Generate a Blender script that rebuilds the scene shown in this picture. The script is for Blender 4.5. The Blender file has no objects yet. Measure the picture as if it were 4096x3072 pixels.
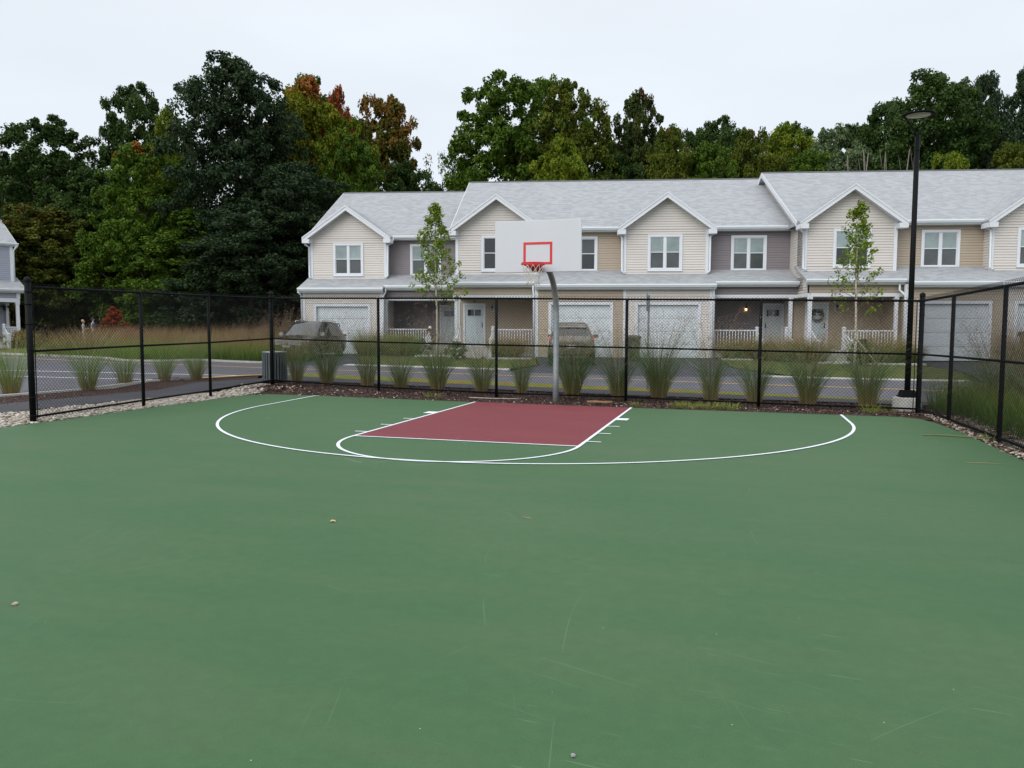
import bpy, bmesh, math, random
import numpy as np
from mathutils import Vector, Matrix
from math import pi, sin, cos, radians
random.seed(7); RNG = np.random.default_rng(7)
scene = bpy.context.scene
COL = scene.collection

# ------------------------------------------------------------------ camera
CP = Vector((3.974, -16.594, 1.706))
R_ = Vector((0.959422, 0.281963, 0.002771)); U_ = Vector((-0.0231, 0.0688, 0.99736)); F_ = Vector((-0.28121, 0.95687, -0.07273))
R_.normalize(); F_ = (F_ - R_*F_.dot(R_)).normalized(); U_ = R_.cross(F_)
cam = bpy.data.cameras.new('Camera'); camo = bpy.data.objects.new('Camera', cam); COL.objects.link(camo)
camo.matrix_world = Matrix(((R_.x, U_.x, -F_.x, CP.x), (R_.y, U_.y, -F_.y, CP.y), (R_.z, U_.z, -F_.z, CP.z), (0, 0, 0, 1)))
cam.sensor_width = 36; cam.lens = 3075.0/4096*36; cam.clip_end = 2000; cam.clip_start = .05
scene.camera = camo

# ------------------------------------------------------------------ sky and sun (overcast afternoon)
SUN_EL, SUN_AZ = radians(33), radians(205)
w = bpy.data.worlds.new('World'); scene.world = w; w.use_nodes = True
nt = w.node_tree; nt.nodes.clear()
def N(nt, t, **k):
    n = nt.nodes.new(t)
    for a, b in k.items():
        if a in n.inputs: n.inputs[a].default_value = b
        else: setattr(n, a, b)
    return n
out = N(nt, 'ShaderNodeOutputWorld'); bg = N(nt, 'ShaderNodeBackground')
sky = N(nt, 'ShaderNodeTexSky'); sky.sky_type = 'NISHITA'; sky.sun_disc = False
sky.sun_elevation = SUN_EL; sky.sun_rotation = SUN_AZ; sky.dust_density = 5; sky.ozone_density = 1
tc = N(nt, 'ShaderNodeTexCoord'); sep = N(nt, 'ShaderNodeSeparateXYZ'); nt.links.new(tc.outputs['Generated'], sep.inputs[0])
ramp = N(nt, 'ShaderNodeValToRGB')            # cloud deck: brighter towards the zenith
e = ramp.color_ramp.elements
e[0].position = 0.0; e[0].color = (7.9, 8.5, 9.2, 1)
e[1].position = 1.0; e[1].color = (19, 19.5, 20.5, 1)
m1 = e.new(.28); m1.color = (8.0, 8.6, 9.3, 1)
m2 = e.new(.46); m2.color = (8.6, 9.1, 9.7, 1)
nt.links.new(sep.outputs['Z'], ramp.inputs[0])
nz = N(nt, 'ShaderNodeTexNoise', Scale=1.6, Detail=4.0, Roughness=.5)
mp = N(nt, 'ShaderNodeMapping'); mp.inputs['Scale'].default_value = (1, 1, 3.5)
nt.links.new(tc.outputs['Generated'], mp.inputs[0]); nt.links.new(mp.outputs[0], nz.inputs['Vector'])
mr = N(nt, 'ShaderNodeMapRange'); mr.inputs['From Min'].default_value = .3; mr.inputs['From Max'].default_value = .7
mr.inputs['To Min'].default_value = .93; mr.inputs['To Max'].default_value = 1.06
nt.links.new(nz.outputs[0], mr.inputs[0])
mul = N(nt, 'ShaderNodeMixRGB', blend_type='MULTIPLY'); mul.inputs[0].default_value = 1
nt.links.new(ramp.outputs[0], mul.inputs[1]); nt.links.new(mr.outputs[0], mul.inputs[2])
mix = N(nt, 'ShaderNodeMixRGB'); mix.inputs[0].default_value = .93
nt.links.new(sky.outputs[0], mix.inputs[1]); nt.links.new(mul.outputs[0], mix.inputs[2])
nt.links.new(mix.outputs[0], bg.inputs[0]); bg.inputs[1].default_value = 0.1
nt.links.new(bg.outputs[0], out.inputs[0])
sun = bpy.data.lights.new('Sun', 'SUN'); sun.energy = 1.5; sun.angle = radians(50); sun.color = (1, .98, .955)
suno = bpy.data.objects.new('Sun', sun); COL.objects.link(suno)
sd = Vector((sin(SUN_AZ)*cos(SUN_EL), cos(SUN_AZ)*cos(SUN_EL), sin(SUN_EL)))
suno.rotation_euler = sd.to_track_quat('Z', 'Y').to_euler(); suno.location = (0, -30, 40)
vs = scene.view_settings; vs.view_transform = 'Standard'; vs.look = 'None'; vs.gamma = 1; vs.use_curve_mapping = False
vs.exposure = 0.10
scene.cycles.max_bounces = 6; scene.cycles.diffuse_bounces = 3; scene.cycles.transparent_max_bounces = 8

# ------------------------------------------------------------------ frames of reference
BO = Vector((0.777, 19.047, 0)); BA = radians(11.70)           # townhouse row: origin and heading
BD = Vector((cos(BA), sin(BA), 0)); BN = Vector((-sin(BA), cos(BA), 0))
def W(u, v, z=0): return BO + BD*u + BN*v + Vector((0, 0, z))
def uv_of(x, y):
    dx, dy = x-BO.x, y-BO.y
    return dx*BD.x+dy*BD.y, dx*BN.x+dy*BN.y
def sstep(a, b, x):
    t = min(1, max(0, (x-a)/(b-a))); return t*t*(3-2*t)
def tilt(x, y):
    k = 0 if y <= .45 or y >= 8 else (y-.45)/1.05 if y < 1.5 else 1 if y < 4.5 else (8-y)/3.5
    return -.013*max(-10, min(10, x))*k
def zg(x, y): return zg0(x, y)+tilt(x, y)
def zg0(x, y):
    u, v = uv_of(x, y)
    if v > 0: return .36 + min(.045*v, .9)*sstep(-18.5, -22, u)
    if v > -9: return .08 + (v+9)/9*.28
    if v > -13: return (v+13)/4*.08
    return 0.0
def at(px, depth):
    """world x, y of the ground point that stands `depth` metres ahead in the column px of the 2212-wide picture"""
    k = (px*1.85172-2048)/3075.0
    p = CP + (F_ + R_*k + U_*(224/3075.0))*depth
    return p.x, p.y

# ------------------------------------------------------------------ materials
def mat(name, col, rough=.6, metal=0, spec=.5, var=0, vscale=3, bump=0, bscale=40, **k):
    m = bpy.data.materials.new(name); m.use_nodes = True; t = m.node_tree; b = t.nodes['Principled BSDF']
    b.inputs['Base Color'].default_value = (*col, 1); b.inputs['Roughness'].default_value = rough
    b.inputs['Metallic'].default_value = metal; b.inputs['Specular IOR Level'].default_value = spec
    tc = N(t, 'ShaderNodeTexCoord')
    if var:
        nz = N(t, 'ShaderNodeTexNoise', Scale=vscale, Detail=6.0, Roughness=.6); t.links.new(tc.outputs['Object'], nz.inputs['Vector'])
        r = N(t, 'ShaderNodeValToRGB'); r.color_ramp.elements[0].position = .3; r.color_ramp.elements[1].position = .7
        r.color_ramp.elements[0].color = (*[c*(1-var) for c in col], 1); r.color_ramp.elements[1].color = (*[min(1, c*(1+var)) for c in col], 1)
        t.links.new(nz.outputs[0], r.inputs[0]); t.links.new(r.outputs[0], b.inputs['Base Color'])
    if bump:
        n2 = N(t, 'ShaderNodeTexNoise', Scale=bscale, Detail=4.0); t.links.new(tc.outputs['Object'], n2.inputs['Vector'])
        bp = N(t, 'ShaderNodeBump', Strength=bump); bp.inputs['Distance'].default_value = .02
        t.links.new(n2.outputs[0], bp.inputs['Height']); t.links.new(bp.outputs[0], b.inputs['Normal'])
    for a, v in k.items(): b.inputs[a].default_value = v
    return m
def rampmat(name, stops, scale=3, rough=.85, detail=6, coord='Object', bump=.3, bscale=60, stretch=None, second=None, bdist=.02):
    m = bpy.data.materials.new(name); m.use_nodes = True; t = m.node_tree; b = t.nodes['Principled BSDF']
    b.inputs['Roughness'].default_value = rough; b.inputs['Specular IOR Level'].default_value = .3
    tc = N(t, 'ShaderNodeTexCoord'); src = tc.outputs[coord]
    if stretch:
        mp = N(t, 'ShaderNodeMapping'); mp.inputs['Scale'].default_value = stretch; t.links.new(src, mp.inputs[0]); src2 = mp.outputs[0]
    else: src2 = src
    nz = N(t, 'ShaderNodeTexNoise', Scale=scale, Detail=detail, Roughness=.65); t.links.new(src2, nz.inputs['Vector'])
    r = N(t, 'ShaderNodeValToRGB'); el = r.color_ramp.elements
    el[0].position = stops[0][0]; el[0].color = (*stops[0][1], 1); el[1].position = stops[-1][0]; el[1].color = (*stops[-1][1], 1)
    for p, c in stops[1:-1]: q = el.new(p); q.color = (*c, 1)
    t.links.new(nz.outputs[0], r.inputs[0]); col = r.outputs[0]
    if second:
        sc2, lo, hi = second
        n3 = N(t, 'ShaderNodeTexNoise', Scale=sc2, Detail=3.0); t.links.new(src, n3.inputs['Vector'])
        mr = N(t, 'ShaderNodeMapRange'); mr.inputs['From Min'].default_value = .3; mr.inputs['From Max'].default_value = .7
        mr.inputs['To Min'].default_value = lo; mr.inputs['To Max'].default_value = hi; t.links.new(n3.outputs[0], mr.inputs[0])
        mu = N(t, 'ShaderNodeMixRGB', blend_type='MULTIPLY'); mu.inputs[0].default_value = 1
        t.links.new(col, mu.inputs[1]); t.links.new(mr.outputs[0], mu.inputs[2]); col = mu.outputs[0]
    t.links.new(col, b.inputs['Base Color'])
    if bump:
        n2 = N(t, 'ShaderNodeTexNoise', Scale=bscale, Detail=4.0); t.links.new(src, n2.inputs['Vector'])
        bp = N(t, 'ShaderNodeBump', Strength=bump); bp.inputs['Distance'].default_value = bdist
        t.links.new(n2.outputs[0], bp.inputs['Height']); t.links.new(bp.outputs[0], b.inputs['Normal'])
    return m
def attrmat(name, stops, attr, rough=.6, trans=0.0, spec=.3, noise=0):
    """colour from a per-face or per-vertex attribute through a ramp (leaves, blades)"""
    m = bpy.data.materials.new(name); m.use_nodes = True; t = m.node_tree; b = t.nodes['Principled BSDF']
    b.inputs['Roughness'].default_value = rough; b.inputs['Specular IOR Level'].default_value = spec
    a = N(t, 'ShaderNodeAttribute'); a.attribute_name = attr
    r = N(t, 'ShaderNodeValToRGB'); el = r.color_ramp.elements
    el[0].position = stops[0][0]; el[0].color = (*stops[0][1], 1); el[1].position = stops[-1][0]; el[1].color = (*stops[-1][1], 1)
    for p, c in stops[1:-1]: q = el.new(p); q.color = (*c, 1)
    t.links.new(a.outputs['Fac'], r.inputs[0]); t.links.new(r.outputs[0], b.inputs['Base Color'])
    if trans:
        tr = N(t, 'ShaderNodeBsdfTranslucent'); t.links.new(r.outputs[0], tr.inputs[0])
        ms = N(t, 'ShaderNodeMixShader'); ms.inputs[0].default_value = trans
        o = [n for n in t.nodes if n.type == 'OUTPUT_MATERIAL'][0]
        t.links.new(b.outputs[0], ms.inputs[1]); t.links.new(tr.outputs[0], ms.inputs[2]); t.links.new(ms.outputs[0], o.inputs[0])
    return m

M = {}
M['white'] = mat('white vinyl trim', (.66, .69, .73), .45, var=.03, vscale=2)
M['gutter'] = mat('white aluminium gutter', (.62, .66, .69), .35, var=.03, vscale=2)
M['cream'] = mat('cream clapboard', (.60, .563, .525), .55, var=.035, vscale=1.3)
M['beige'] = mat('beige clapboard', (.40, .332, .255), .55, var=.04, vscale=1.3)
M['mauve'] = mat('mauve grey clapboard', (.205, .182, .192), .55, var=.05, vscale=1.3)
M['blue'] = mat('pale blue grey clapboard', (.33, .35, .42), .55, var=.04, vscale=1.3)
M['garage'] = mat('garage door paint', (.60, .65, .68), .4, var=.03, vscale=1.5)
M['door'] = mat('pale door paint', (.50, .58, .62), .4, var=.03, vscale=2)
M['glass_hi'] = mat('window glass over blind', (.23, .29, .29), .06, spec=1, var=.3, vscale=1.1)
M['glass_lo'] = mat('screened window glass', (.055, .065, .065), .12, spec=.8, var=.3, vscale=1.5)
M['glass_dk'] = mat('dark window glass', (.012, .016, .018), .05, spec=.8)
M['concrete'] = mat('concrete', (.42, .41, .38), .85, var=.12, vscale=5, bump=.3)
M['black'] = mat('black powder coat', (.004, .0045, .005), .6, spec=.12, var=.2, vscale=9)
M['wire'] = mat('black vinyl wire', (.006, .007, .009), .5, spec=.2)
M['galv'] = mat('galvanised steel', (.30, .335, .35), .42, metal=.45, var=.14, vscale=7, bump=.08, bscale=90)
M['board'] = mat('white steel backboard', (.54, .56, .60), .4, var=.02, vscale=2)
M['red'] = mat('red enamel', (.55, .012, .012), .35)
M['net'] = mat('white net cord', (.62, .60, .56), .8)
M['bark'] = mat('dark bark', (.055, .045, .035), .9, var=.3, vscale=4, bump=.5, bscale=20)
M['palebark'] = mat('grey tree bark', (.16, .145, .12), .9, var=.3, vscale=4, bump=.5, bscale=20)
M['birch'] = mat('pale young bark', (.42, .38, .31), .85, var=.35, vscale=9, bump=.3)
M['twig'] = mat('twig', (.13, .095, .06), .9, var=.3, vscale=10)
M['stake'] = mat('weathered stake', (.30, .25, .18), .9, var=.2, vscale=8)
M['rubber'] = mat('tyre rubber', (.012, .012, .012), .8)
M['rim'] = mat('alloy rim', (.35, .36, .37), .3, metal=.8)
M['chrome'] = mat('chrome', (.75, .77, .78), .12, metal=1)
M['carglass'] = mat('tinted car glass', (.03, .04, .04), .05, spec=.9)
M['plastic'] = mat('dark bin plastic', (.022, .028, .022), .5, var=.1)
M['yellow'] = mat('yellow road paint', (.62, .36, .06), .7, var=.12, vscale=6)
M['linepaint'] = mat('white line paint', (.70, .74, .79), .5, var=.05, vscale=6)
M['lotpaint'] = mat('white parking paint', (.62, .63, .63), .7, var=.12, vscale=6)
M['wood'] = mat('log bark', (.22, .12, .06), .9, var=.3, vscale=20)
M['palestick'] = mat('pale dry stick', (.5, .45, .38), .8, var=.1)

# asphalt, shingles, court, soils
M['asphalt'] = rampmat('old asphalt', [(.3, (.085, .085, .096)), (.7, (.112, .112, .126))], 1.2, .9, bump=.4, bscale=180, second=(60, .82, 1.15), bdist=.006)
M['asphalt_new'] = rampmat('dark asphalt', [(.3, (.035, .036, .042)), (.7, (.055, .056, .064))], 1.2, .85, bump=.4, bscale=180, second=(70, .8, 1.2), bdist=.006)
M['mulch'] = rampmat('bark mulch', [(.25, (.018, .010, .008)), (.5, (.045, .024, .019)), (.75, (.095, .055, .045))], 28, .95, bump=1, bscale=45, bdist=.04)
M['lawn'] = rampmat('lawn', [(.25, (.055, .075, .014)), (.5, (.085, .11, .022)), (.75, (.17, .125, .06))], 2.2, .95, bump=.9, bscale=70, second=(30, .6, 1.3), bdist=.04)
M['earth'] = rampmat('rough grass ground', [(.25, (.05, .065, .015)), (.5, (.09, .10, .025)), (.75, (.15, .115, .05))], .8, .95, bump=.9, bscale=30, second=(14, .6, 1.3), bdist=.05)
M['gravelbed'] = rampmat('stone bed', [(.3, (.06, .05, .04)), (.7, (.26, .22, .17))], 40, .95, bump=1, bscale=50, bdist=.04)
M['verge'] = rampmat('verge grass', [(.36, (.12, .16, .015)), (.5, (.19, .20, .025)), (.62, (.27, .12, .045))], 1.6, .95, bump=.9, bscale=70, second=(25, .6, 1.3), bdist=.04)

def shingle_mat():
    m = bpy.data.materials.new('grey shingles'); m.use_nodes = True; t = m.node_tree; b = t.nodes['Principled BSDF']
    b.inputs['Roughness'].default_value = .9; b.inputs['Specular IOR Level'].default_value = .2
    uv = N(t, 'ShaderNodeUVMap')
    br = N(t, 'ShaderNodeTexBrick'); br.offset = .37; br.inputs['Scale'].default_value = 1
    br.inputs['Brick Width'].default_value = .26; br.inputs['Row Height'].default_value = .14
    br.inputs['Mortar Size'].default_value = .0; br.inputs['Bias'].default_value = -.1
    br.inputs['Color1'].default_value = (.355, .368, .38, 1); br.inputs['Color2'].default_value = (.275, .288, .30, 1); br.inputs['Mortar'].default_value = (.3, .3, .3, 1)
    t.links.new(uv.outputs[0], br.inputs['Vector'])
    su = N(t, 'ShaderNodeSeparateXYZ'); t.links.new(uv.outputs[0], su.inputs[0])
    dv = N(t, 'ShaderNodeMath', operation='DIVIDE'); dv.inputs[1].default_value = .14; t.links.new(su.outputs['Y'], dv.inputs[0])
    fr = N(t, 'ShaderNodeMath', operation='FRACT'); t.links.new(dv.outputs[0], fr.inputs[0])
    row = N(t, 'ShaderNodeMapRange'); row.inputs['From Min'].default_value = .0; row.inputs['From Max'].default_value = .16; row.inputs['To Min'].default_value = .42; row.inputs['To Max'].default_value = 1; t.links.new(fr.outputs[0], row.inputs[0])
    b2 = N(t, 'ShaderNodeTexBrick'); b2.offset = .6; b2.inputs['Scale'].default_value = 1
    b2.inputs['Brick Width'].default_value = .62; b2.inputs['Row Height'].default_value = .14; b2.inputs['Mortar Size'].default_value = 0
    b2.inputs['Color1'].default_value = (1.0, .99, .985, 1); b2.inputs['Color2'].default_value = (.965, .98, .995, 1); b2.inputs['Mortar'].default_value = (1, 1, 1, 1)
    t.links.new(uv.outputs[0], b2.inputs['Vector'])
    nz = N(t, 'ShaderNodeTexNoise', Scale=.9, Detail=3.0); t.links.new(uv.outputs[0], nz.inputs['Vector'])
    mr = N(t, 'ShaderNodeMapRange'); mr.inputs['To Min'].default_value = .98; mr.inputs['To Max'].default_value = 1.02; t.links.new(nz.outputs[0], mr.inputs[0])
    a = N(t, 'ShaderNodeMixRGB', blend_type='MULTIPLY'); a.inputs[0].default_value = 1
    t.links.new(br.outputs[0], a.inputs[1]); t.links.new(b2.outputs[0], a.inputs[2])
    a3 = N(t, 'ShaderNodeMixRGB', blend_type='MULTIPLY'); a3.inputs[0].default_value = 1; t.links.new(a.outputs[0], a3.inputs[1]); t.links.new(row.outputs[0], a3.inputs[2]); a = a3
    a2 = N(t, 'ShaderNodeMixRGB', blend_type='MULTIPLY'); a2.inputs[0].default_value = 1
    t.links.new(a.outputs[0], a2.inputs[1]); t.links.new(mr.outputs[0], a2.inputs[2]); t.links.new(a2.outputs[0], b.inputs['Base Color'])
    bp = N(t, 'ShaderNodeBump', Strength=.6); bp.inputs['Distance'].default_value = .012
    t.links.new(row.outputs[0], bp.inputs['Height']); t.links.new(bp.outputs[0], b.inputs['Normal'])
    return m
M['shingle'] = shingle_mat()

def court_mat(name, c_lo, c_mid, c_hi):
    m = bpy.data.materials.new(name); m.use_nodes = True; t = m.node_tree; b = t.nodes['Principled BSDF']; L = t.links.new
    tc = N(t, 'ShaderNodeTexCoord'); P = tc.outputs['Object']
    n1 = N(t, 'ShaderNodeTexNoise', Scale=.42, Detail=5.0, Roughness=.62); L(P, n1.inputs['Vector'])
    mpx = N(t, 'ShaderNodeMapping'); mpx.inputs['Scale'].default_value = (.35, 1.5, 1); mpx.inputs['Rotation'].default_value = (0, 0, .3); L(P, mpx.inputs[0])
    n2 = N(t, 'ShaderNodeTexNoise', Scale=1.3, Detail=5.0, Roughness=.6); L(mpx.outputs[0], n2.inputs['Vector'])
    ad = N(t, 'ShaderNodeMath', operation='ADD'); L(n1.outputs[0], ad.inputs[0]); L(n2.outputs[0], ad.inputs[1])
    hf = N(t, 'ShaderNodeMath', operation='MULTIPLY'); hf.inputs[1].default_value = .5; L(ad.outputs[0], hf.inputs[0])
    r = N(t, 'ShaderNodeValToRGB'); el = r.color_ramp.elements; el[0].position = .36; el[0].color = (*c_lo, 1); el[1].position = .64; el[1].color = (*c_hi, 1)
    q = el.new(.5); q.color = (*c_mid, 1); L(hf.outputs[0], r.inputs[0])
    # fine grain
    n3 = N(t, 'ShaderNodeTexNoise', Scale=170, Detail=2.0); L(P, n3.inputs['Vector'])
    g = N(t, 'ShaderNodeMapRange'); g.inputs['To Min'].default_value = .74; g.inputs['To Max'].default_value = 1.26; L(n3.outputs[0], g.inputs[0])
    mu = N(t, 'ShaderNodeMixRGB', blend_type='MULTIPLY'); mu.inputs[0].default_value = 1; L(r.outputs[0], mu.inputs[1]); L(g.outputs[0], mu.inputs[2])
    n5 = N(t, 'ShaderNodeTexNoise', Scale=9, Detail=5.0, Roughness=.7); L(P, n5.inputs['Vector'])
    g5 = N(t, 'ShaderNodeMapRange'); g5.inputs['From Min'].default_value = .3; g5.inputs['From Max'].default_value = .7; g5.inputs['To Min'].default_value = .93; g5.inputs['To Max'].default_value = 1.07; L(n5.outputs[0], g5.inputs[0])
    mu5 = N(t, 'ShaderNodeMixRGB', blend_type='MULTIPLY'); mu5.inputs[0].default_value = 1; L(mu.outputs[0], mu5.inputs[1]); L(g5.outputs[0], mu5.inputs[2]); mu = mu5
    # long curved scratches: level lines of smooth noise, kept only where a second noise allows
    def scratch(scale, seed, width, stretch, amount, lo, hi):
        mp = N(t, 'ShaderNodeMapping'); mp.inputs['Location'].default_value = (seed, seed*.7, 0); mp.inputs['Scale'].default_value = stretch; mp.inputs['Rotation'].default_value = (0, 0, seed); L(P, mp.inputs[0])
        a = N(t, 'ShaderNodeTexNoise', Scale=scale, Detail=1.0, Roughness=.3); L(mp.outputs[0], a.inputs['Vector'])
        s = N(t, 'ShaderNodeMath', operation='SUBTRACT'); s.inputs[1].default_value = .5; L(a.outputs[0], s.inputs[0])
        ab = N(t, 'ShaderNodeMath', operation='ABSOLUTE'); L(s.outputs[0], ab.inputs[0])
        ls = N(t, 'ShaderNodeMapRange'); ls.inputs['From Min'].default_value = 0; ls.inputs['From Max'].default_value = width; ls.inputs['To Min'].default_value = 1; ls.inputs['To Max'].default_value = 0; L(ab.outputs[0], ls.inputs[0])
        mk = N(t, 'ShaderNodeTexNoise', Scale=1.7, Detail=3.0); mk.inputs['Vector'].default_value = (0, 0, 0); L(mp.outputs[0], mk.inputs['Vector'])
        mr = N(t, 'ShaderNodeMapRange'); mr.inputs['From Min'].default_value = lo; mr.inputs['From Max'].default_value = hi; mr.inputs['To Max'].default_value = amount; L(mk.outputs[0], mr.inputs[0])
        o = N(t, 'ShaderNodeMath', operation='MULTIPLY'); L(ls.outputs[0], o.inputs[0]); L(mr.outputs[0], o.inputs[1]); return o.outputs[0]
    col = mu.outputs[0]
    for args in ((.30, 2.6, .0006, (1, 1, 1), .14, .5, .62), (.16, 9.3, .0005, (1.3, .8, 1), .14, .5, .6)):
        s = scratch(*args); mx = N(t, 'ShaderNodeMixRGB'); L(s, mx.inputs[0]); L(col, mx.inputs[1]); mx.inputs[2].default_value = (.33, .42, .35, 1); col = mx.outputs[0]
    # short straight scuffs: very stretched noise in several directions
    for ang, sx_, sy_, thr, am, sd_ in ((.35, 1.1, 60, .72, .09, 3), (-.5, .5, 90, .73, .09, 11), (1.25, 1.0, 60, .74, .08, 23), (.1, 3.2, 70, .72, .15, 51)):
        m0 = N(t, 'ShaderNodeMapping'); m0.vector_type = 'POINT'; m0.inputs['Rotation'].default_value = (0, 0, ang); m0.inputs['Location'].default_value = (sd_, 0, 0); L(P, m0.inputs[0])
        m1 = N(t, 'ShaderNodeMapping'); m1.inputs['Scale'].default_value = (sx_, sy_, 1); L(m0.outputs[0], m1.inputs[0])
        a = N(t, 'ShaderNodeTexNoise', Scale=1.0, Detail=1.0, Roughness=.4); L(m1.outputs[0], a.inputs['Vector'])
        g0 = N(t, 'ShaderNodeMapRange'); g0.inputs['From Min'].default_value = thr; g0.inputs['From Max'].default_value = thr+.06; g0.inputs['To Max'].default_value = am; L(a.outputs[0], g0.inputs[0])
        mk = N(t, 'ShaderNodeTexNoise', Scale=.35, Detail=2.0); L(m0.outputs[0], mk.inputs['Vector'])
        g1 = N(t, 'ShaderNodeMapRange'); g1.inputs['From Min'].default_value = .45; g1.inputs['From Max'].default_value = .6; L(mk.outputs[0], g1.inputs[0])
        mm = N(t, 'ShaderNodeMath', operation='MULTIPLY'); L(g0.outputs[0], mm.inputs[0]); L(g1.outputs[0], mm.inputs[1])
        mx = N(t, 'ShaderNodeMixRGB'); L(mm.outputs[0], mx.inputs[0]); L(col, mx.inputs[1]); mx.inputs[2].default_value = (.36, .46, .38, 1); col = mx.outputs[0]
    # pale chalky specks and dark specks
    for sc, thr, c in ((11, .035, (.5, .55, .48, 1)), (6, .028, (.012, .02, .014, 1))):
        v = N(t, 'ShaderNodeTexVoronoi', Scale=sc); L(P, v.inputs['Vector'])
        lt = N(t, 'ShaderNodeMath', operation='LESS_THAN'); lt.inputs[1].default_value = thr; L(v.outputs['Distance'], lt.inputs[0])
        rc = N(t, 'ShaderNodeSeparateColor'); L(v.outputs['Color'], rc.inputs[0])
        g2 = N(t, 'ShaderNodeMath', operation='GREATER_THAN'); g2.inputs[1].default_value = .8; L(rc.outputs[0], g2.inputs[0])
        mm = N(t, 'ShaderNodeMath', operation='MULTIPLY'); L(lt.outputs[0], mm.inputs[0]); L(g2.outputs[0], mm.inputs[1])
        m3 = N(t, 'ShaderNodeMath', operation='MULTIPLY'); m3.inputs[1].default_value = .75; L(mm.outputs[0], m3.inputs[0])
        mx = N(t, 'ShaderNodeMixRGB'); L(m3.outputs[0], mx.inputs[0]); L(col, mx.inputs[1]); mx.inputs[2].default_value = c; col = mx.outputs[0]
    L(col, b.inputs['Base Color']); b.inputs['Roughness'].default_value = .6; b.inputs['Specular IOR Level'].default_value = .2
    bp = N(t, 'ShaderNodeBump', Strength=.5); bp.inputs['Distance'].default_value = .004; L(n3.outputs[0], bp.inputs['Height']); L(bp.outputs[0], b.inputs['Normal'])
    return m
M['court'] = court_mat('green acrylic court', (.040, .104, .041), (.048, .108, .044), (.058, .111, .049))
M['key'] = court_mat('red acrylic key', (.150, .028, .034), (.162, .030, .037), (.176, .034, .041))

# ------------------------------------------------------------------ mesh helpers
class MB:
    def __init__(s): s.v = []; s.f = []; s.mi = []; s.cur = 0; s.smooth = False; s.sm = []
    def add(s, verts, faces, smooth=False):
        o = len(s.v); s.v += [tuple(p) for p in verts]; s.f += [tuple(i+o for i in f) for f in faces]
        s.mi += [s.cur]*len(faces); s.sm += [smooth]*len(faces)
        return s
    def quad(s, a, b, c, d): return s.add([a, b, c, d], [(0, 1, 2, 3)])
    def box(s, x0, x1, y0, y1, z0, z1):
        return s.add([(x0, y0, z0), (x1, y0, z0), (x1, y1, z0), (x0, y1, z0), (x0, y0, z1), (x1, y0, z1), (x1, y1, z1), (x0, y1, z1)],
                     [(0, 3, 2, 1), (4, 5, 6, 7), (0, 1, 5, 4), (1, 2, 6, 5), (2, 3, 7, 6), (3, 0, 4, 7)])
    def prism(s, poly, a, axis='y', b=None):
        """poly of 2-D points extruded from a to b along axis"""
        def P(p, t):
            return {'y': (p[0], t, p[1]), 'x': (t, p[0], p[1]), 'z': (p[0], p[1], t)}[axis]
        n = len(poly); vs = [P(p, a) for p in poly]+[P(p, b) for p in poly]
        return s.add(vs, [tuple(range(n)), tuple(range(2*n-1, n-1, -1))]+[(i, i+n, (i+1) % n+n, (i+1) % n) for i in range(n)])
    def tube(s, pts, rad, n=8, caps=True, smooth=True):
        pts = [Vector(p) for p in pts]; k = len(pts)
        if not hasattr(rad, '__len__'): rad = [rad]*k
        vs = []; up = None
        for i, p in enumerate(pts):
            t = (pts[min(i+1, k-1)]-pts[max(i-1, 0)]).normalized()
            if up is None: up = Vector((0, 0, 1)) if abs(t.z) < .9 else Vector((1, 0, 0))
            a = t.cross(up).normalized(); b = a.cross(t).normalized(); up = b
            for j in range(n):
                th = 2*pi*j/n; vs.append(p+a*(cos(th)*rad[i])+b*(sin(th)*rad[i]))
        fs = [(i*n+j, i*n+(j+1) % n, (i+1)*n+(j+1) % n, (i+1)*n+j) for i in range(k-1) for j in range(n)]
        s.add(vs, fs, smooth)
        if caps:
            o = len(s.v)-len(vs)
            s.f += [tuple(o+j for j in range(n-1, -1, -1)), tuple(o+(k-1)*n+j for j in range(n))]; s.mi += [s.cur]*2; s.sm += [False]*2
        return s
    def lathe(s, prof, n=16, c=(0, 0, 0), smooth=True):
        vs = [(c[0]+r*cos(2*pi*j/n), c[1]+r*sin(2*pi*j/n), c[2]+z) for r, z in prof for j in range(n)]
        fs = [(i*n+j, i*n+(j+1) % n, (i+1)*n+(j+1) % n, (i+1)*n+j) for i in range(len(prof)-1) for j in range(n)]
        return s.add(vs, fs, smooth)
    def build(s, name, m, parent=None, uv=False, loc=None, bevel=0):
        me = bpy.data.meshes.new(name); me.from_pydata(s.v, [], s.f)
        ms = m if isinstance(m, (list, tuple)) else [m]
        for x in ms: me.materials.append(x)
        me.polygons.foreach_set('material_index', s.mi); me.polygons.foreach_set('use_smooth', s.sm)
        if uv:
            L = me.uv_layers.new(name='UVMap'); me.update()
            for p in me.polygons:
                n = p.normal
                t = Vector((0, 0, 1)).cross(n)
                t = t.normalized() if t.length > 1e-4 else Vector((1, 0, 0))
                b = n.cross(t)
                for li in p.loop_indices:
                    co = me.vertices[me.loops[li].vertex_index].co; L.data[li].uv = (co.dot(t)+50, co.dot(b)+50)
        me.validate(); me.update()
        o = bpy.data.objects.new(name, me); COL.objects.link(o)
        if parent: o.parent = parent
        if loc: o.location = loc
        if bevel:
            bv = o.modifiers.new('b', 'BEVEL'); bv.width = bevel; bv.segments = 2; bv.limit_method = 'ANGLE'
        return o
def tag(o, label=None, cat=None, group=None, kind=None):
    if label: o['label'] = label
    if cat: o['category'] = cat
    if group: o['group'] = group
    if kind: o['kind'] = kind
    return o
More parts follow.
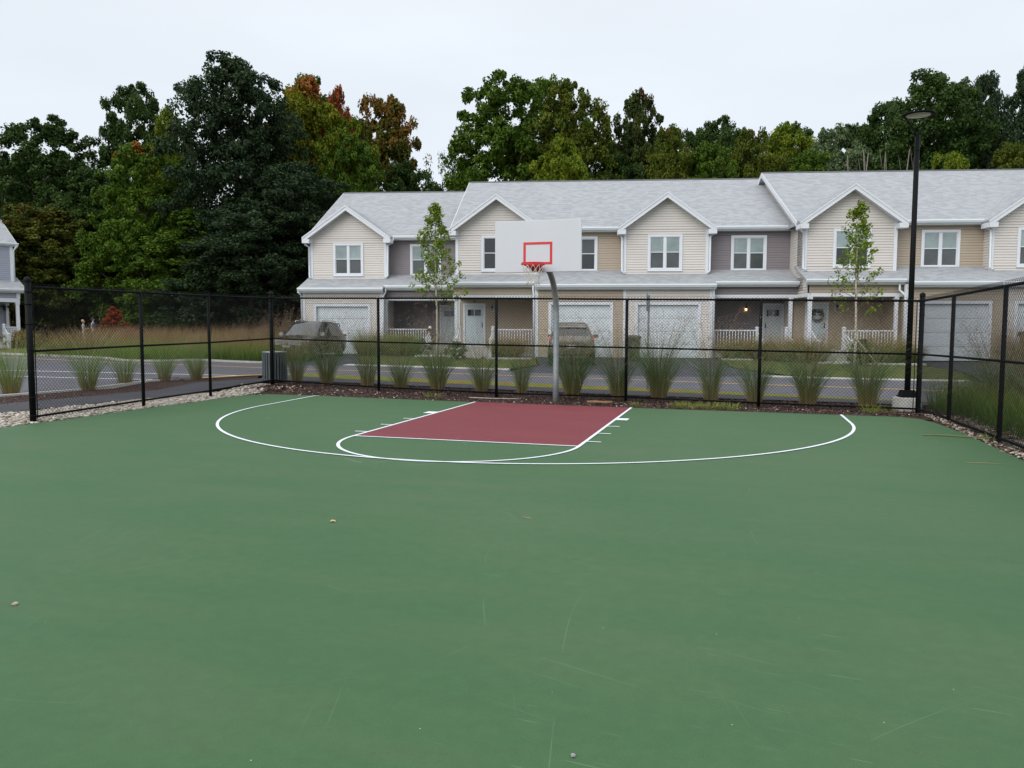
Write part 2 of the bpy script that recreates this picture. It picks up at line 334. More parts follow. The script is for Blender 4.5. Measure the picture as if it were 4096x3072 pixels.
def thing(name, label, cat, loc=(0, 0, 0), rz=0, group=None):
    o = bpy.data.objects.new(name, None); COL.objects.link(o); o.location = loc; o.rotation_euler = (0, 0, rz); o.empty_display_size = .2
    return tag(o, label, cat, group)
def copy_thing(root, label, loc, rz=0, scale=(1, 1, 1), mats=None, group=None):
    r = root.copy(); COL.objects.link(r); r.location = loc; r.rotation_euler = (0, 0, rz); r.scale = scale; r['label'] = label
    if group: r['group'] = group
    def rec(a, b):
        for ch in list(a.children):
            c = ch.copy(); COL.objects.link(c); c.parent = b
            if mats and ch.name.split('.')[0] in mats:
                c.material_slots[0].link = 'OBJECT'; c.material_slots[0].material = mats[ch.name.split('.')[0]]
            rec(ch, c)
    rec(root, r)
    return r
def npmesh(name, verts, faces_n, m, attr=None, domain='POINT', parent=None, nside=4, smooth=False):
    """verts (n,3) array; faces_n: array (k, nside)"""
    me = bpy.data.meshes.new(name); nv = len(verts); nf = len(faces_n)
    me.vertices.add(nv); me.vertices.foreach_set('co', np.asarray(verts, np.float32).ravel())
    me.loops.add(nf*nside); me.loops.foreach_set('vertex_index', np.asarray(faces_n, np.int32).ravel())
    me.polygons.add(nf); me.polygons.foreach_set('loop_start', np.arange(0, nf*nside, nside, dtype=np.int32))
    me.polygons.foreach_set('loop_total', np.full(nf, nside, np.int32))
    if smooth: me.polygons.foreach_set('use_smooth', np.ones(nf, bool))
    me.update(calc_edges=True)
    if attr:
        for k, vals in attr.items():
            a = me.attributes.new(k, 'FLOAT', domain); a.data.foreach_set('value', np.asarray(vals, np.float32))
    me.materials.append(m)
    o = bpy.data.objects.new(name, me); COL.objects.link(o)
    if parent: o.parent = parent
    return o

# ------------------------------------------------------------------ the ground and everything laid on it
def drape(name, poly, off, m, label=None, kind='structure', thick=0, frame='xy', hole_cut=True):
    """flat polygon (world xy, or u,v of the row) laid on the terrain `off` above it; thick adds a skirt down"""
    P = [(W(a, b).x, W(a, b).y) if frame == 'uv' else (a, b) for a, b in poly]
    bm = bmesh.new(); vs = [bm.verts.new((x, y, 0)) for x, y in P]; f = bm.faces.new(vs)
    f.normal_update()
    if f.normal.z < 0: f.normal_flip()
    bmesh.ops.triangulate(bm, faces=bm.faces[:])
    for v in (-13, -9, 0, 2, 4, 8, 12, 20):
        bmesh.ops.bisect_plane(bm, geom=bm.verts[:]+bm.edges[:]+bm.faces[:], plane_co=W(0, v), plane_no=BN)
    for y in (.45, 1.5, 4.5, 8):
        bmesh.ops.bisect_plane(bm, geom=bm.verts[:]+bm.edges[:]+bm.faces[:], plane_co=(0, y, 0), plane_no=(0, 1, 0))
    for x in (-10, -6, -2, 2, 6, 10):
        bmesh.ops.bisect_plane(bm, geom=bm.verts[:]+bm.edges[:]+bm.faces[:], plane_co=(x, 0, 0), plane_no=(1, 0, 0))
    if any(uv_of(*p)[1] > 0.2 and uv_of(*p)[0] < -18 for p in P):
        for u in (-18.5, -19, -19.5, -20, -20.5, -21, -21.5, -22):
            bmesh.ops.bisect_plane(bm, geom=bm.verts[:]+bm.edges[:]+bm.faces[:], plane_co=W(u, 0), plane_no=BD)
    if thick:
        r = bmesh.ops.extrude_face_region(bm, geom=bm.faces[:])
        low = [g for g in r['geom'] if isinstance(g, bmesh.types.BMVert)]
        ids = set(low)
        for v in bm.verts: v.co.z = zg(v.co.x, v.co.y)+off
        for v in low: v.co.z = zg(v.co.x, v.co.y)+off-thick
    else:
        for v in bm.verts: v.co.z = zg(v.co.x, v.co.y)+off
    bmesh.ops.recalc_face_normals(bm, faces=bm.faces[:])
    if not thick:
        for f in bm.faces:
            if f.normal.z < 0: f.normal_flip()
    me = bpy.data.meshes.new(name); bm.to_mesh(me); bm.free(); me.materials.append(m)
    o = bpy.data.objects.new(name, me); COL.objects.link(o)
    if kind: o['kind'] = kind
    if label: o['label'] = label
    return o
def ribbon(name, pts, width, off, m, kind='structure', thick=0, sub=1):
    """strip of constant width along a polyline, laid on the terrain"""
    pts = [Vector((*p, 0)) for p in pts]; mb = MB(); L = []; 
    for i, p in enumerate(pts):
        t = (pts[min(i+1, len(pts)-1)]-pts[max(i-1, 0)]).normalized(); n = Vector((-t.y, t.x, 0))*width/2
        a = p+n; b = p-n; L.append((a, b))
    vs = []; fs = []
    for i, (a, b) in enumerate(L):
        za, zb = zg(a.x, a.y)+off, zg(b.x, b.y)+off
        vs += [(a.x, a.y, za), (b.x, b.y, zb)] + ([(a.x, a.y, za-thick), (b.x, b.y, zb-thick)] if thick else [])
    k = 4 if thick else 2
    for i in range(len(L)-1):
        o = i*k; q = (i+1)*k
        fs.append((o, o+1, q+1, q))
        if thick: fs += [(o, q, q+2, o+2), (o+1, o+3, q+3, q+1)]
    if thick: fs += [(0, 2, 3, 1), (len(vs)-4, len(vs)-3, len(vs)-1, len(vs)-2)]
    mb.add(vs, fs); o = mb.build(name, m)
    bm = bmesh.new(); bm.from_mesh(o.data); bmesh.ops.recalc_face_normals(bm, faces=bm.faces[:])
    if not thick:
        for f in bm.faces:
            if f.normal.z < 0: f.normal_flip()
    bm.to_mesh(o.data); bm.free()
    if kind: o['kind'] = kind
    return o
def lerp_line(a, b, n): return [(a[0]+(b[0]-a[0])*i/n, a[1]+(b[1]-a[1])*i/n) for i in range(n+1)]

gb = MB()
def bisect_grid(bm):
    for v in (-13, -9, 0, 2, 4, 8, 12, 16, 20, 25): bmesh.ops.bisect_plane(bm, geom=bm.verts[:]+bm.edges[:]+bm.faces[:], plane_co=W(0, v), plane_no=BN)
    for u in (-22, -21.5, -21, -20.5, -20, -19.5, -19, -18.5): bmesh.ops.bisect_plane(bm, geom=bm.verts[:]+bm.edges[:]+bm.faces[:], plane_co=W(u, 0), plane_no=BD)
    for y in (.45, 1.5, 4.5, 8): bmesh.ops.bisect_plane(bm, geom=bm.verts[:]+bm.edges[:]+bm.faces[:], plane_co=(0, y, 0), plane_no=(0, 1, 0))
    for x in (-10, -6, -2, 2, 6, 10): bmesh.ops.bisect_plane(bm, geom=bm.verts[:]+bm.edges[:]+bm.faces[:], plane_co=(x, 0, 0), plane_no=(1, 0, 0))
bm = bmesh.new(); f = bm.faces.new([bm.verts.new(p) for p in ((-500, -300, 0), (500, -300, 0), (500, 700, 0), (-500, 700, 0))])
bisect_grid(bm)
for v in bm.verts: v.co.z = zg(v.co.x, v.co.y)-.085
me = bpy.data.meshes.new('ground'); bm.to_mesh(me); bm.free(); me.materials.append(M['earth'])
ground = bpy.data.objects.new('ground', me); COL.objects.link(ground); ground['kind'] = 'structure'

# court slab: top at z = 0 with a thin asphalt edge
court_edge = [(-7.95, -30), (-7.95, -6), (-7.97, -2), (-7.95, .1), (-7.6, .46), (-6.3, .45), (-3, .18), (0, -.02), (3, -.12), (5.6, -.16), (6.8, -.17), (7.12, -.22), (7.32, -.45), (7.45, -1.0), (7.56, -2.4), (7.58, -5), (7.6, -30)]
bmc = MB(); nC = len(court_edge)
bmc.add([(x, y, 0) for x, y in court_edge]+[(x, y, -.09) for x, y in court_edge], [tuple(range(nC-1, -1, -1))]+[(i, (i+1) % nC, (i+1) % nC+nC, i+nC) for i in range(nC)])
court = bmc.build('court', M['court']); court['kind'] = 'structure'
bm = bmesh.new(); bm.from_mesh(court.data); bmesh.ops.recalc_face_normals(bm, faces=bm.faces[:]); bm.to_mesh(court.data); bm.free()
KW, FT = 1.829, .3048
def edgeY(x):
    for (a, b), (c, d) in zip(court_edge[4:], court_edge[5:]):
        if a <= x <= c: return b+(d-b)*(x-a)/(c-a)
    return 0
kb = MB(); kb.add([(-KW+.03, -19*FT+.03, .004), (KW-.03, -19*FT+.03, .004), (KW-.03, edgeY(KW)-.004, .004), (0, edgeY(0)-.004, .004), (-KW+.03, edgeY(-KW)-.004, .004)], [(0, 1, 2, 3, 4)])
key = kb.build('court_key', M['key']); key['kind'] = 'structure'
lb = MB(); LW = .051; zl = .008
def flat(pts_a, pts_b):
    k = len(pts_a); lb.add([(x, y, zl) for x, y in pts_a]+[(x, y, zl) for x, y in pts_b], [(i, i+1, k+i+1, k+i) for i in range(k-1)])
def lrect(x0, x1, y0, y1): lb.add([(x0, y0, zl), (x1, y0, zl), (x1, y1, zl), (x0, y1, zl)], [(0, 1, 2, 3)])
for sx in (-1, 1):
    a = sx*KW; b = sx*(KW-LW); x0, x1 = min(a, b), max(a, b)
    lb.add([(x0, -19*FT, zl), (x1, -19*FT, zl), (x1, edgeY(x1)-.01, zl), (x0, edgeY(x0)-.01, zl)], [(0, 1, 2, 3)])
    o0, o1 = (KW, KW+.21) if sx > 0 else (-KW-.21, -KW)
    lrect(o0, o1, -8*FT, -7*FT)
    for y in (11.0, 14.1, 17.2): lrect(o0, o1, -(y*FT)-LW, -(y*FT))
lb.add([(-KW+LW, -19*FT, zl+.0), (KW-LW, -19*FT, zl), (KW-LW, -19*FT+LW, zl), (-KW+LW, -19*FT+LW, zl)], [(0, 1, 2, 3)])
th = np.linspace(0, pi, 73)
zl = .008
flat([(KW*cos(t), -19*FT-KW*sin(t)) for t in th], [((KW-LW)*cos(t), -19*FT-(KW-LW)*sin(t)) for t in th])
R3 = 5.99; yc = -5.25*FT
zl = .0095
flat([(R3, edgeY(R3)-.02)]+[(R3*cos(t), yc-R3*sin(t)) for t in np.linspace(0, pi, 145)]+[(-R3-.16, edgeY(-R3-.2)-.02)],
     [(R3-LW, edgeY(R3)-.02)]+[((R3-LW)*cos(t), yc-(R3-LW)*sin(t)) for t in np.linspace(0, pi, 145)]+[(-R3+LW-.16, edgeY(-R3)-.02)])
lines = lb.build('court_lines', M['linepaint']); lines['kind'] = 'structure'
bm = bmesh.new(); bm.from_mesh(lines.data)
bm.normal_update()
for f in bm.faces:
    if f.normal.z < 0: f.normal_flip()
bm.to_mesh(lines.data); bm.free()

# soils round the court
drape('mulch_bed', [(-8.9, 1.2), (-7.7, .3), (0, -.35), (7.4, -.5), (8.1, .0), (8.6, 3.45), (7.46, 3.5), (1.42, 3.0), (-6.96, 3.42), (-9.2, 3.5)], -.012, M['mulch'])
drape('gravel_bed', [(-9.95, -30), (-9.9, -5.1), (-9.4, -1.25), (-8.95, 1.4), (-8.9, 1.4)][:3] + [(-8.95, 1.4)] + [(-8.4, 1.2), (-7.8, .5), (-7.8, -30)] if True else [(-9.3, -30), (-7.8, -30), (-7.8, .5), (-8.4, 1.2), (-8.9, 1.4)], -.022, M['gravelbed'])
drape('mulch_bed', [(7.4, -.3), (7.5, -30), (8.7, -30), (8.7, -.6), (8.7, .6)], -.035, M['mulch'])
# footpath that comes down the parking side and turns along the back
drape('footpath', [(-11.9, -30), (-9.95, -30), (-9.85, -5.07), (-9.45, -1.25), (-9.08, 2.03), (-8.9, 3.3), (-6.96, 3.39), (1.42, 2.98), (7.46, 3.48), (14, 3.3), (24, 2.9), (24, 3.8), (14, 4.2), (7.56, 4.37), (1.25, 4.29), (-7.59, 4.54), (-10.5, 5.2), (-9.95, 3.6), (-10.92, .45), (-11.4, -3.5)], .022, M['asphalt_new'])
drape('mulch_bed', [(-13.2, -30), (-11.88, -30), (-11.38, -3.5), (-10.9, .45), (-9.97, 3.5), (-10.6, 4.5), (-12.15, 1.48), (-12.7, -.33), (-13.1, -2.28)], .014, M['mulch'])
drape('grass_verge', [(-10.7, 5.3), (-7.6, 4.56), (1.25, 4.31), (7.56, 4.39), (14, 4.22), (24, 3.82), (40, 3.0), (40, 3.4), (24, 4.2), (14, 4.5), (7.52, 4.68), (1.09, 5.48), (-8.47, 6.2), (-10.2, 6.6)], .024, M['verge'])
# carriageway and parking lot
drape('road', [(40, 3.42), (24, 4.22), (14, 4.52), (7.52, 4.7), (1.09, 5.5), (-8.47, 6.22), (-10.2, 6.62), (-10.75, 4.9), (-12.2, 1.48), (-12.78, -.33), (-13.15, -2.28), (-13.3, -30), (-45, -30), (-45, 6), (-31, 12.2), (-23.2, 11.3), (-21.5, 10.3), (-19.9, 10.4), (-18.4, 11.6), (-16.6, 11.15), (-15, 10.9), (-13.4, 12.2), (-9.6, 11.0), (-4.9, 10.7), (1.4, 9.75), (4, 10.6), (7.9, 10.4), (14, 10.6), (22, 10), (40, 9)], .012, M['asphalt'])
# yellow centre line (double thin), parking bay lines and the painted nose
yl = [(-45, 12.5), (-30, 10.8), (-19.4, 9.3), (-13.6, 8.97), (-11.75, 8.87), (-5.4, 8.67), (-1.16, 8.26), (4.09, 7.66), (8.45, 7.37), (14, 7.0), (22, 6.4), (40, 5.5)]
yy = []
for a, b in zip(yl, yl[1:]): yy += lerp_line(a, b, 4)[:-1]
ribbon('road_centre_line', yy+[yl[-1]], .10, .020, M['yellow'])
for a, b in (((-30, 1.9), (-12.0, 2.24)), ((-32, 3.3), (-11.3, 4.42))): ribbon('parking_line', lerp_line(a, b, 8), .12, .018, M['lotpaint'])
ribbon('parking_line', lerp_line((-11.8, 3.36), (-10.8, 5.0), 6), .26, .024, M['yellow'])
# kerbs
ribbon('kerb', [(-13.3, -30), (-13.25, -10), (-13.17, -3), (-13.1, -2.28), (-12.78, -.33), (-12.2, 1.48), (-11.9, 2.1)], .14, .06, M['concrete'], thick=.12)
kp = [(-32, 12.4), (-27, 12.0), (-23.2, 11.35), (-22.2, 10.8), (-21.4, 10.4), (-20.4, 10.35), (-19.6, 10.6), (-18.9, 11.3), (-18.3, 11.55), (-17.5, 11.3), (-16.6, 11.15), (-15.1, 10.95), (-14.3, 11.2)]
ribbon('kerb', kp, .16, .08, M['concrete'], thick=.14)
for seg in ([(-11.1, 11.1), (-9.6, 11.06), (-7.4, 10.95), (-4.95, 10.8), (-4.2, 10.85)], [(4.6, 10.75), (6, 10.6), (7.9, 10.5), (9.6, 10.55), (11, 10.7)]):
    ribbon('kerb', seg, .5, .035, M['concrete'], thick=.12)
# driveways (row frame)
drape('driveway', [(-17.5, -4.2), (-17.6, 2.9), (-14.3, 2.9), (-14.2, 0), (-12.9, -4.6), (-11.6, -6.0), (-15.5, -5.4), (-17, -4.8)], .016, M['asphalt_new'], frame='uv')
drape('driveway', [(-5.9, 0), (2.05, 0), (2.2, -1.0), (1.9, -5.5), (3.0, -8.9), (-1.2, -9.4), (-6.6, -7.9), (-5.5, -5.0)], .016, M['asphalt_new'], frame='uv')
drape('driveway', [(9.9, -1.6), (21.5, -1.6), (21.5, -10.2), (8.6, -10.6), (9.8, -7)], .016, M['asphalt_new'], frame='uv')
# front lawns
drape('lawn', [(-14.2, 2.8), (-14.2, 0), (-12.9, -4.5), (-11.9, -5.65), (-11.1, -5.9), (-6.7, -7.0), (-5.6, -4.9), (-5.95, 0), (-5.95, 2.4), (-9.9, 2.8)], .020, M['lawn'], frame='uv')
drape('lawn', [(2.1, 2.4), (2.3, -1.0), (2.0, -5.5), (3.2, -8.5), (5.2, -9.3), (8.5, -10.0), (9.7, -7), (9.85, -1.6), (9.85, .9), (5.95, .9), (5.9, 2.4)], .020, M['lawn'], frame='uv')
# planting strip soil in front of the porches and pale edging slabs
for P in ([(-13.8, 2.8), (-13.8, .9), (-11.7, .7), (-11.7, 2.8)], [(-8.1, .1), (-8.1, -1.4), (-6.1, -1.4), (-6.1, .1)], [(2.2, .1), (2.4, -1.2), (4.6, -1.2), (4.6, .1)], [(7.6, -1.7), (7.6, -3.2), (9.8, -3.2), (9.8, -1.7)]):
    drape('mulch_bed', P, .032, M['mulch'], frame='uv')
for P in ([(-8.0, -1.45), (-8.0, -1.75), (-6.0, -1.75), (-6.0, -1.45)], [(7.2, -3.3), (7.2, -3.65), (9.9, -3.65), (9.9, -3.3)], [(2.3, -1.2), (2.3, -1.45), (3.6, -1.45), (3.6, -1.2)],
          [(-11.5, .6), (-11.5, -.5), (-9.9, -.5), (-8.3, -1.6), (-8.3, .0)], [(4.8, 0), (4.8, -1.5), (6.0, -3.2), (7.2, -3.5), (7.2, -1.9), (5.95, -1.7)]):
    drape('front_walk', P, .075, M['concrete'], frame='uv', thick=.07)

# ------------------------------------------------------------------ basketball hoop
hoop = thing('basketball_hoop', 'steel gooseneck basketball hoop with white rectangular backboard and red rim', 'basketball hoop', (0, 0, 0))
b = MB(); py = .57
pts = [(-.02, py, -.15), (-.02, py, .6), (-.02, py, 1.3), (-.02, py, 2.0)]
a_, b_ = 1.15, 1.02
pts += [(-.02, py-a_+a_*cos(t), 2.0+b_*sin(t)) for t in np.linspace(.12, pi/2, 12)] + [(-.02, -1.17, 3.02)]
b.tube(pts, [.065]*3+[.0655]+[.0655]*12+[.064], 20)
b.tube([(-.02, py, 2.02), (-.02, py, 2.03)], .0675, 20)
pole = b.build('pole', M['galv'], hoop)
b = MB()
BX0, BX1, BZ0, BZ1, BY = -.915, .905, 2.85, 3.90, -1.2192
b.box(BX0, BX1, BY, BY+.035, BZ0, BZ1)
bb = b.build('backboard', M['board'], hoop, bevel=.006)
b = MB(); t = .051; q0, q1, r0, r1 = -.305, .305, 3.0, 3.457
for x0, x1, z0, z1 in ((q0, q1, r1-t, r1), (q0, q1, r0, r0+t), (q0, q0+t, r0+t, r1-t), (q1-t, q1, r0+t, r1-t)): b.box(x0, x1, BY-.003, BY-.0005, z0, z1)
b.build('target_square', M['red'], bb)
b = MB(); RZ = 3.0; ry = BY-.375; rr = .232
for z, rad in ((RZ, rr), (RZ-.028, rr+.004)):
    b.tube([(rr*cos(a), ry+rr*sin(a), z) for a in np.linspace(0, 2*pi, 41)], .0095, 8, caps=False)
b.box(-.10, .10, BY-.012, BY-.004, RZ-.15, RZ+.03)
b.prism([(-.10, BY-.01), (.10, BY-.01), (.17, ry+.15), (-.17, ry+.15)], RZ-.035, 'z', RZ-.02)
for sx in (-1, 1):
    b.add([(sx*.09, BY-.012, RZ-.02), (sx*.09, BY-.012, RZ-.15), (sx*.20, ry+.06, RZ-.03), (sx*.215, ry, RZ-.02)], [(0, 1, 2, 3), (3, 2, 1, 0)])
b.add([(-.09, BY-.012, RZ-.15), (.09, BY-.012, RZ-.15), (.19, ry+.10, RZ-.035), (-.19, ry+.10, RZ-.035)], [(0, 1, 2, 3), (3, 2, 1, 0)])
for k in range(12):
    a = 2*pi*(k+.5)/12; b.tube([(rr*cos(a), ry+rr*sin(a), RZ-.03), ((rr-.004)*cos(a), ry+(rr-.004)*sin(a), RZ-.055)], .005, 5)
b.build('rim', M['red'], hoop)
b = MB(); NS = 12; lv = [(-.045, rr), (-.13, .195), (-.20, .165), (-.26, .145), (-.32, .13), (-.375, .125), (-.43, .135)]
for k in range(NS):
    for s_ in (-1, 1):
        P_ = []
        for i, (dz, rad) in enumerate(lv):
            a = 2*pi*(k+.5+s_*.5*(i % 2 if i else 0)+(0))/NS
            a = 2*pi*(k+.5)/NS+s_*(pi/NS)*(i % 2)
            P_.append(((rad)*cos(a), ry+rad*sin(a), RZ+dz+.008*sin(k*2.1+i)))
        b.tube(P_, .0055, 5)
for i in (0,):
    pass
b.build('net', M['net'], hoop)

# ------------------------------------------------------------------ chain link fences
def wires(p0, p1, z0a, z0b, H, parent, flip=1):
    """woven zigzag wires between two ground points; pitch 37.5 mm"""
    p0 = np.array(p0, float); p1 = np.array(p1, float); L = np.linalg.norm(p1-p0); t = (p1-p0)/L; nrm = np.array([-t[1], t[0]])
    pit = .0375; nw = int(L/pit); nz_ = int((H+.03)/pit); hz = (H+.03)/nz_; rad = .0033
    i = np.arange(nw)[:, None]; k = np.arange(nz_+1)[None, :]
    x = (i+((k+i) % 2))*pit; z = .02+k*hz+0*i
    yo = np.where((k+i) % 2 == 0, .003, -.003)*1.0
    base = z0a+(z0b-z0a)*(x/L)
    c = np.stack([p0[0]+t[0]*x+nrm[0]*yo, p0[1]+t[1]*x+nrm[1]*yo, base+z], -1)        # nw, nk, 3
    tri = np.array([[1, 0], [-.5, .866], [-.5, -.866]])*rad
    T3 = np.array([t[0], t[1], 0]); N3 = np.array([nrm[0], nrm[1], 0])
    V = c[:, :, None, :]+tri[None, None, :, 0:1]*T3*1.25+tri[None, None, :, 1:2]*N3
    nk = nz_+1; V = V.reshape(-1, 3)
    a = (np.arange(nw)[:, None, None]*nk+np.arange(nk-1)[None, :, None])*3+np.arange(3)[None, None, :]
    a2 = (np.arange(nw)[:, None, None]*nk+np.arange(nk-1)[None, :, None])*3+(np.arange(3)[None, None, :]+1) % 3
    Fq = np.stack([a, a2, a2+3, a+3], -1).reshape(-1, 4)
    return npmesh('chain_mesh', V, Fq, M['wire'], parent=parent)
def fence(label, posts, big, group=None, loc=None, H=2.40, skip_first=False, gapz=.03):
    """posts: list of (x, y, z); big: indexes of the thick terminal posts"""
    root = thing('chain_link_fence', label, 'fence', (0, 0, 0), 0, group)
    for i, (x, y, z) in enumerate(posts):
        if skip_first and i == 0: continue
        b = MB()
        if i in big:
            b.tube([(x, y, z-.2), (x, y, z+H+.12)], .053, 16)
            post = b.build('post', M['black'], root)
            c = MB(); c.lathe([(.058, -.01), (.060, .015), (.056, .045), (.040, .068), (.018, .08), (.002, .083)], 16, (x, y, z+H+.10)); c.build('cap', M['black'], post)
            for zz in (.12, .45, .9, 1.3, 1.75, 2.1, 2.32):
                c = MB(); c.lathe([(.0545, -.012), (.057, -.012), (.057, .012), (.0545, .012)], 16, (x, y, z+zz)); c.build('band', M['black'], post)
        else:
            b.tube([(x, y, z-.2), (x, y, z+H+.01)], .036, 12); post = b.build('post', M['black'], root)
    segs = list(zip(posts, posts[1:]))
    for zz, rad in ((H, .024), (1.27, .021), (.10, .021)):
        b = MB()
        for p, q in segs:
            b.tube([(p[0], p[1], p[2]+zz), (q[0], q[1], q[2]+zz)], rad, 10)
        b.build('rail', M['black'], root)
    for p, q in segs:
        d_ = Vector((q[0]-p[0], q[1]-p[1], 0)).normalized(); sd_ = 1
        wires((p[0]+d_.y*.03, p[1]-d_.x*.03), (q[0]+d_.y*.03, q[1]-d_.x*.03), p[2]+gapz, q[2]+gapz, H, root)
        for i_, pp in ((posts.index(p), p), (posts.index(q), q)):
            if i_ in big:
                off = d_*(.10 if pp is p else -.10); b = MB()
                b.box(pp[0]+off.x-.008, pp[0]+off.x+.008, pp[1]+off.y-.005, pp[1]+off.y+.005, pp[2]+.06, pp[2]+H)
                b.build('tension_bar', M['black'], root)
    return root
LP = [(-8.05, -5.93, .0), (-8.24, -3.06, .035), (-8.36, -.72, .06), (-8.60, 2.25, .12)]
BP = [(-8.60, 2.25, .12), (-4.97, 1.57, .06), (-1.676, 1.29, .02), (1.45, 1.56, -.017), (4.445, 1.45, -.058), (7.70, 1.57, -.10)]
RP = [(7.70, 1.57, -.10), (7.79, -.55, -.075), (7.82, -3.35, -.045), (7.84, -6.4, -.02), (7.86, -9.4, -.02), (7.9, -12.4, -.02)]
fence('black chain link fence run beside the pale river stones, starting at a lone capped post', LP, {0}, 'court fences', gapz=.02)
b_root = fence('long black chain link fence run behind the hoop, thick capped posts at both corners', BP, {0, 5}, 'court fences')
fence('black chain link fence run along the leaf littered court edge near the street lamp', RP, set(), 'court fences', skip_first=True)
o_left = [o for o in COL.objects if o.name.startswith('chain_link_fence')][0]
for o in [c for c in o_left.children if c.name.split('.')[0] == 'post'][-1:]:
    bpy.data.objects.remove(o)          # the shared corner post belongs to the back run

# ------------------------------------------------------------------ street lamp
lx, ly = 7.62, 2.30; lz = zg(lx, ly)
lamp = thing('street_lamp', 'tall black street lamp with a thin round head on a forked top and concrete footing', 'street lamp', (lx, ly, lz-.02), radians(10))
PT = 6.05
b = MB(); b.lathe([(.30, -.2), (.30, .29), (.285, .31), (0, .31)], 28); b.build('footing', M['concrete'], lamp)
b = MB(); b.prism([(-.17, -.17), (.17, -.17), (.17, .17), (-.17, .17)], .31, 'z', .34)
b.add([(-.15, -.15, .34), (.15, -.15, .34), (.15, .15, .34), (-.15, .15, .34), (-.12, -.12, .47), (.12, -.12, .47), (.12, .12, .47), (-.12, .12, .47)], [(0, 1, 5, 4), (1, 2, 6, 5), (2, 3, 7, 6), (3, 0, 4, 7), (4, 5, 6, 7)]); b.build('base_cover', M['black'], lamp)
b = MB()
n_ = 12
for (z0, z1, r0, r1) in ((.45, PT, .062, .051),): b.tube([(0, 0, z0), (0, 0, z1)], [r0, r1], 16)
b.tube([(0, 0, PT-.35), (0, 0, PT-.34)], .055, 16); b.build('pole', M['black'], lamp)
HZ = 6.47
for sx in (-1, 1):
    b = MB(); ptsx = [(sx*.035, PT-.02), (sx*.05, PT+.05), (sx*.10, PT+.14), (sx*.19, PT+.26), (sx*.27, PT+.35), (sx*.325, PT+.42)]
    b.tube([(x, 0, z) for x, z in ptsx], [.026, .022, .018, .015, .013, .012], 8); b.build('arm', M['black'], lamp)
b = MB(); b.lathe([(.25, -.012), (.335, -.010), (.34, .0), (.335, .016), (.22, .04), (.05, .052), (0, .053)], 48, (0, 0, HZ)); b.lathe([(.25, -.012), (.25, .02), (0, .02)], 48, (0, 0, HZ)); hd = b.build('lamp_head', M['black'], lamp)
b = MB(); b.lathe([(.249, -.006), (.235, -.016), (.12, -.02), (0, -.022)], 48, (0, 0, HZ)); b.build('diffuser', mat('lamp diffuser', (.55, .52, .44), .3, var=.15, vscale=4), hd)

# ------------------------------------------------------------------ slatted litter bin behind the corner post
tx, ty = -8.98, 2.95; tz = zg(tx, ty)
tb = thing('litter_bin', 'round litter bin of upright grey slats behind the fence corner post', 'litter bin', (tx, ty, tz))
b = MB(); ns = 26
for k in range(ns):
    a = 2*pi*k/ns; R0 = .34
    ca, sa = cos(a), sin(a); wv = .025
    P_ = [(ca*R0-sa*s*wv, sa*R0+ca*s*wv) for s in (-1, 1)]+[(ca*(R0+.012)-sa*s*wv, sa*(R0+.012)+ca*s*wv) for s in (1, -1)]
    b.prism(P_, .05, 'z', .86)
b.build('slat', mat('grey slat paint', (.095, .12, .13), .45, var=.08, vscale=5), tb)['kind'] = 'stuff'
b = MB(); b.lathe([(.30, .03), (.325, .03), (.325, .08), (.30, .08)], 28); b.build('hoop', M['galv'], tb); b = MB(); b.lathe([(.27, .85), (.345, .85), (.35, .87), (.345, .89), (.27, .89), (.25, .80)], 28); b.build('hoop', mat('bin hoop steel', (.30, .33, .35), .35, metal=.6), tb)
b = MB(); b.lathe([(0, .04), (.29, .04), (.31, .84)], 28); b.build('liner', M['plastic'], tb)

# ------------------------------------------------------------------ steel sign posts by the road
sx_, sy_ = 1.58, 4.95; b = MB(); zz = zg(sx_, sy_)
b.add([(sx_-.03, sy_, zz-.1), (sx_, sy_+.02, zz-.1), (sx_+.03, sy_, zz-.1), (sx_-.03, sy_, 2.62), (sx_, sy_+.02, 2.62), (sx_+.03, sy_, 2.62)], [(0, 1, 4, 3), (1, 2, 5, 4), (3, 4, 1, 0), (4, 5, 2, 1)])
b.box(sx_-.055, sx_-.045, sy_-.15, sy_+.15, 2.18, 2.70); b.box(sx_-.045, sx_, sy_-.01, sy_+.01, 2.3, 2.33); b.box(sx_-.045, sx_, sy_-.01, sy_+.01, 2.55, 2.58)
tag(b.build('sign_post', M['galv']), 'steel road sign post seen edge on in front of the cream garage door', 'sign post')

# ------------------------------------------------------------------ townhouse row
COURSE = .117
def clap(mb, x0, x1, z0, z1, y, zlap=.35, top=None, axis='x', out=-1):
    """lapped boards as real courses on the plane y (or x when axis='y'); top(z) -> (x0, x1) narrows a gable"""
    k0 = int(math.floor((z0-zlap)/COURSE+1e-6)); z = zlap+k0*COURSE
    while z < z1-1e-4:
        a, b = max(z, z0), min(z+COURSE, z1)
        if b-a > .004:
            pa = .017*(1-(a-z)/COURSE); pb = .017*(1-(b-z)/COURSE)
            if top: (l0, r0), (l1, r1) = top(a), top(b)
            else: l0, r0, l1, r1 = x0, x1, x0, x1
            if r0-l0 > .02:
                def P(x, o, zz): return (x, y+out*o, zz) if axis == 'x' else (y+out*o, x, zz)
                g = min(.012, (b-a)*.5)
                v = [P(l0, pa, a+g), P(r0, pa, a+g), P(r1, pb, b), P(l1, pb, b)]
                v2 = [P(l0, -.012, a+g), P(r0, -.012, a+g), P(r0, pa, a+g), P(l0, pa, a+g)]
                v3 = [P(l0, -.012, a), P(r0, -.012, a), P(r0, -.012, a+g), P(l0, -.012, a+g)]
                mb.add(v, [(0, 1, 2, 3)]); mb.add(v2, [(0, 1, 2, 3)]); mb.add(v3, [(0, 1, 2, 3)])
        z += COURSE
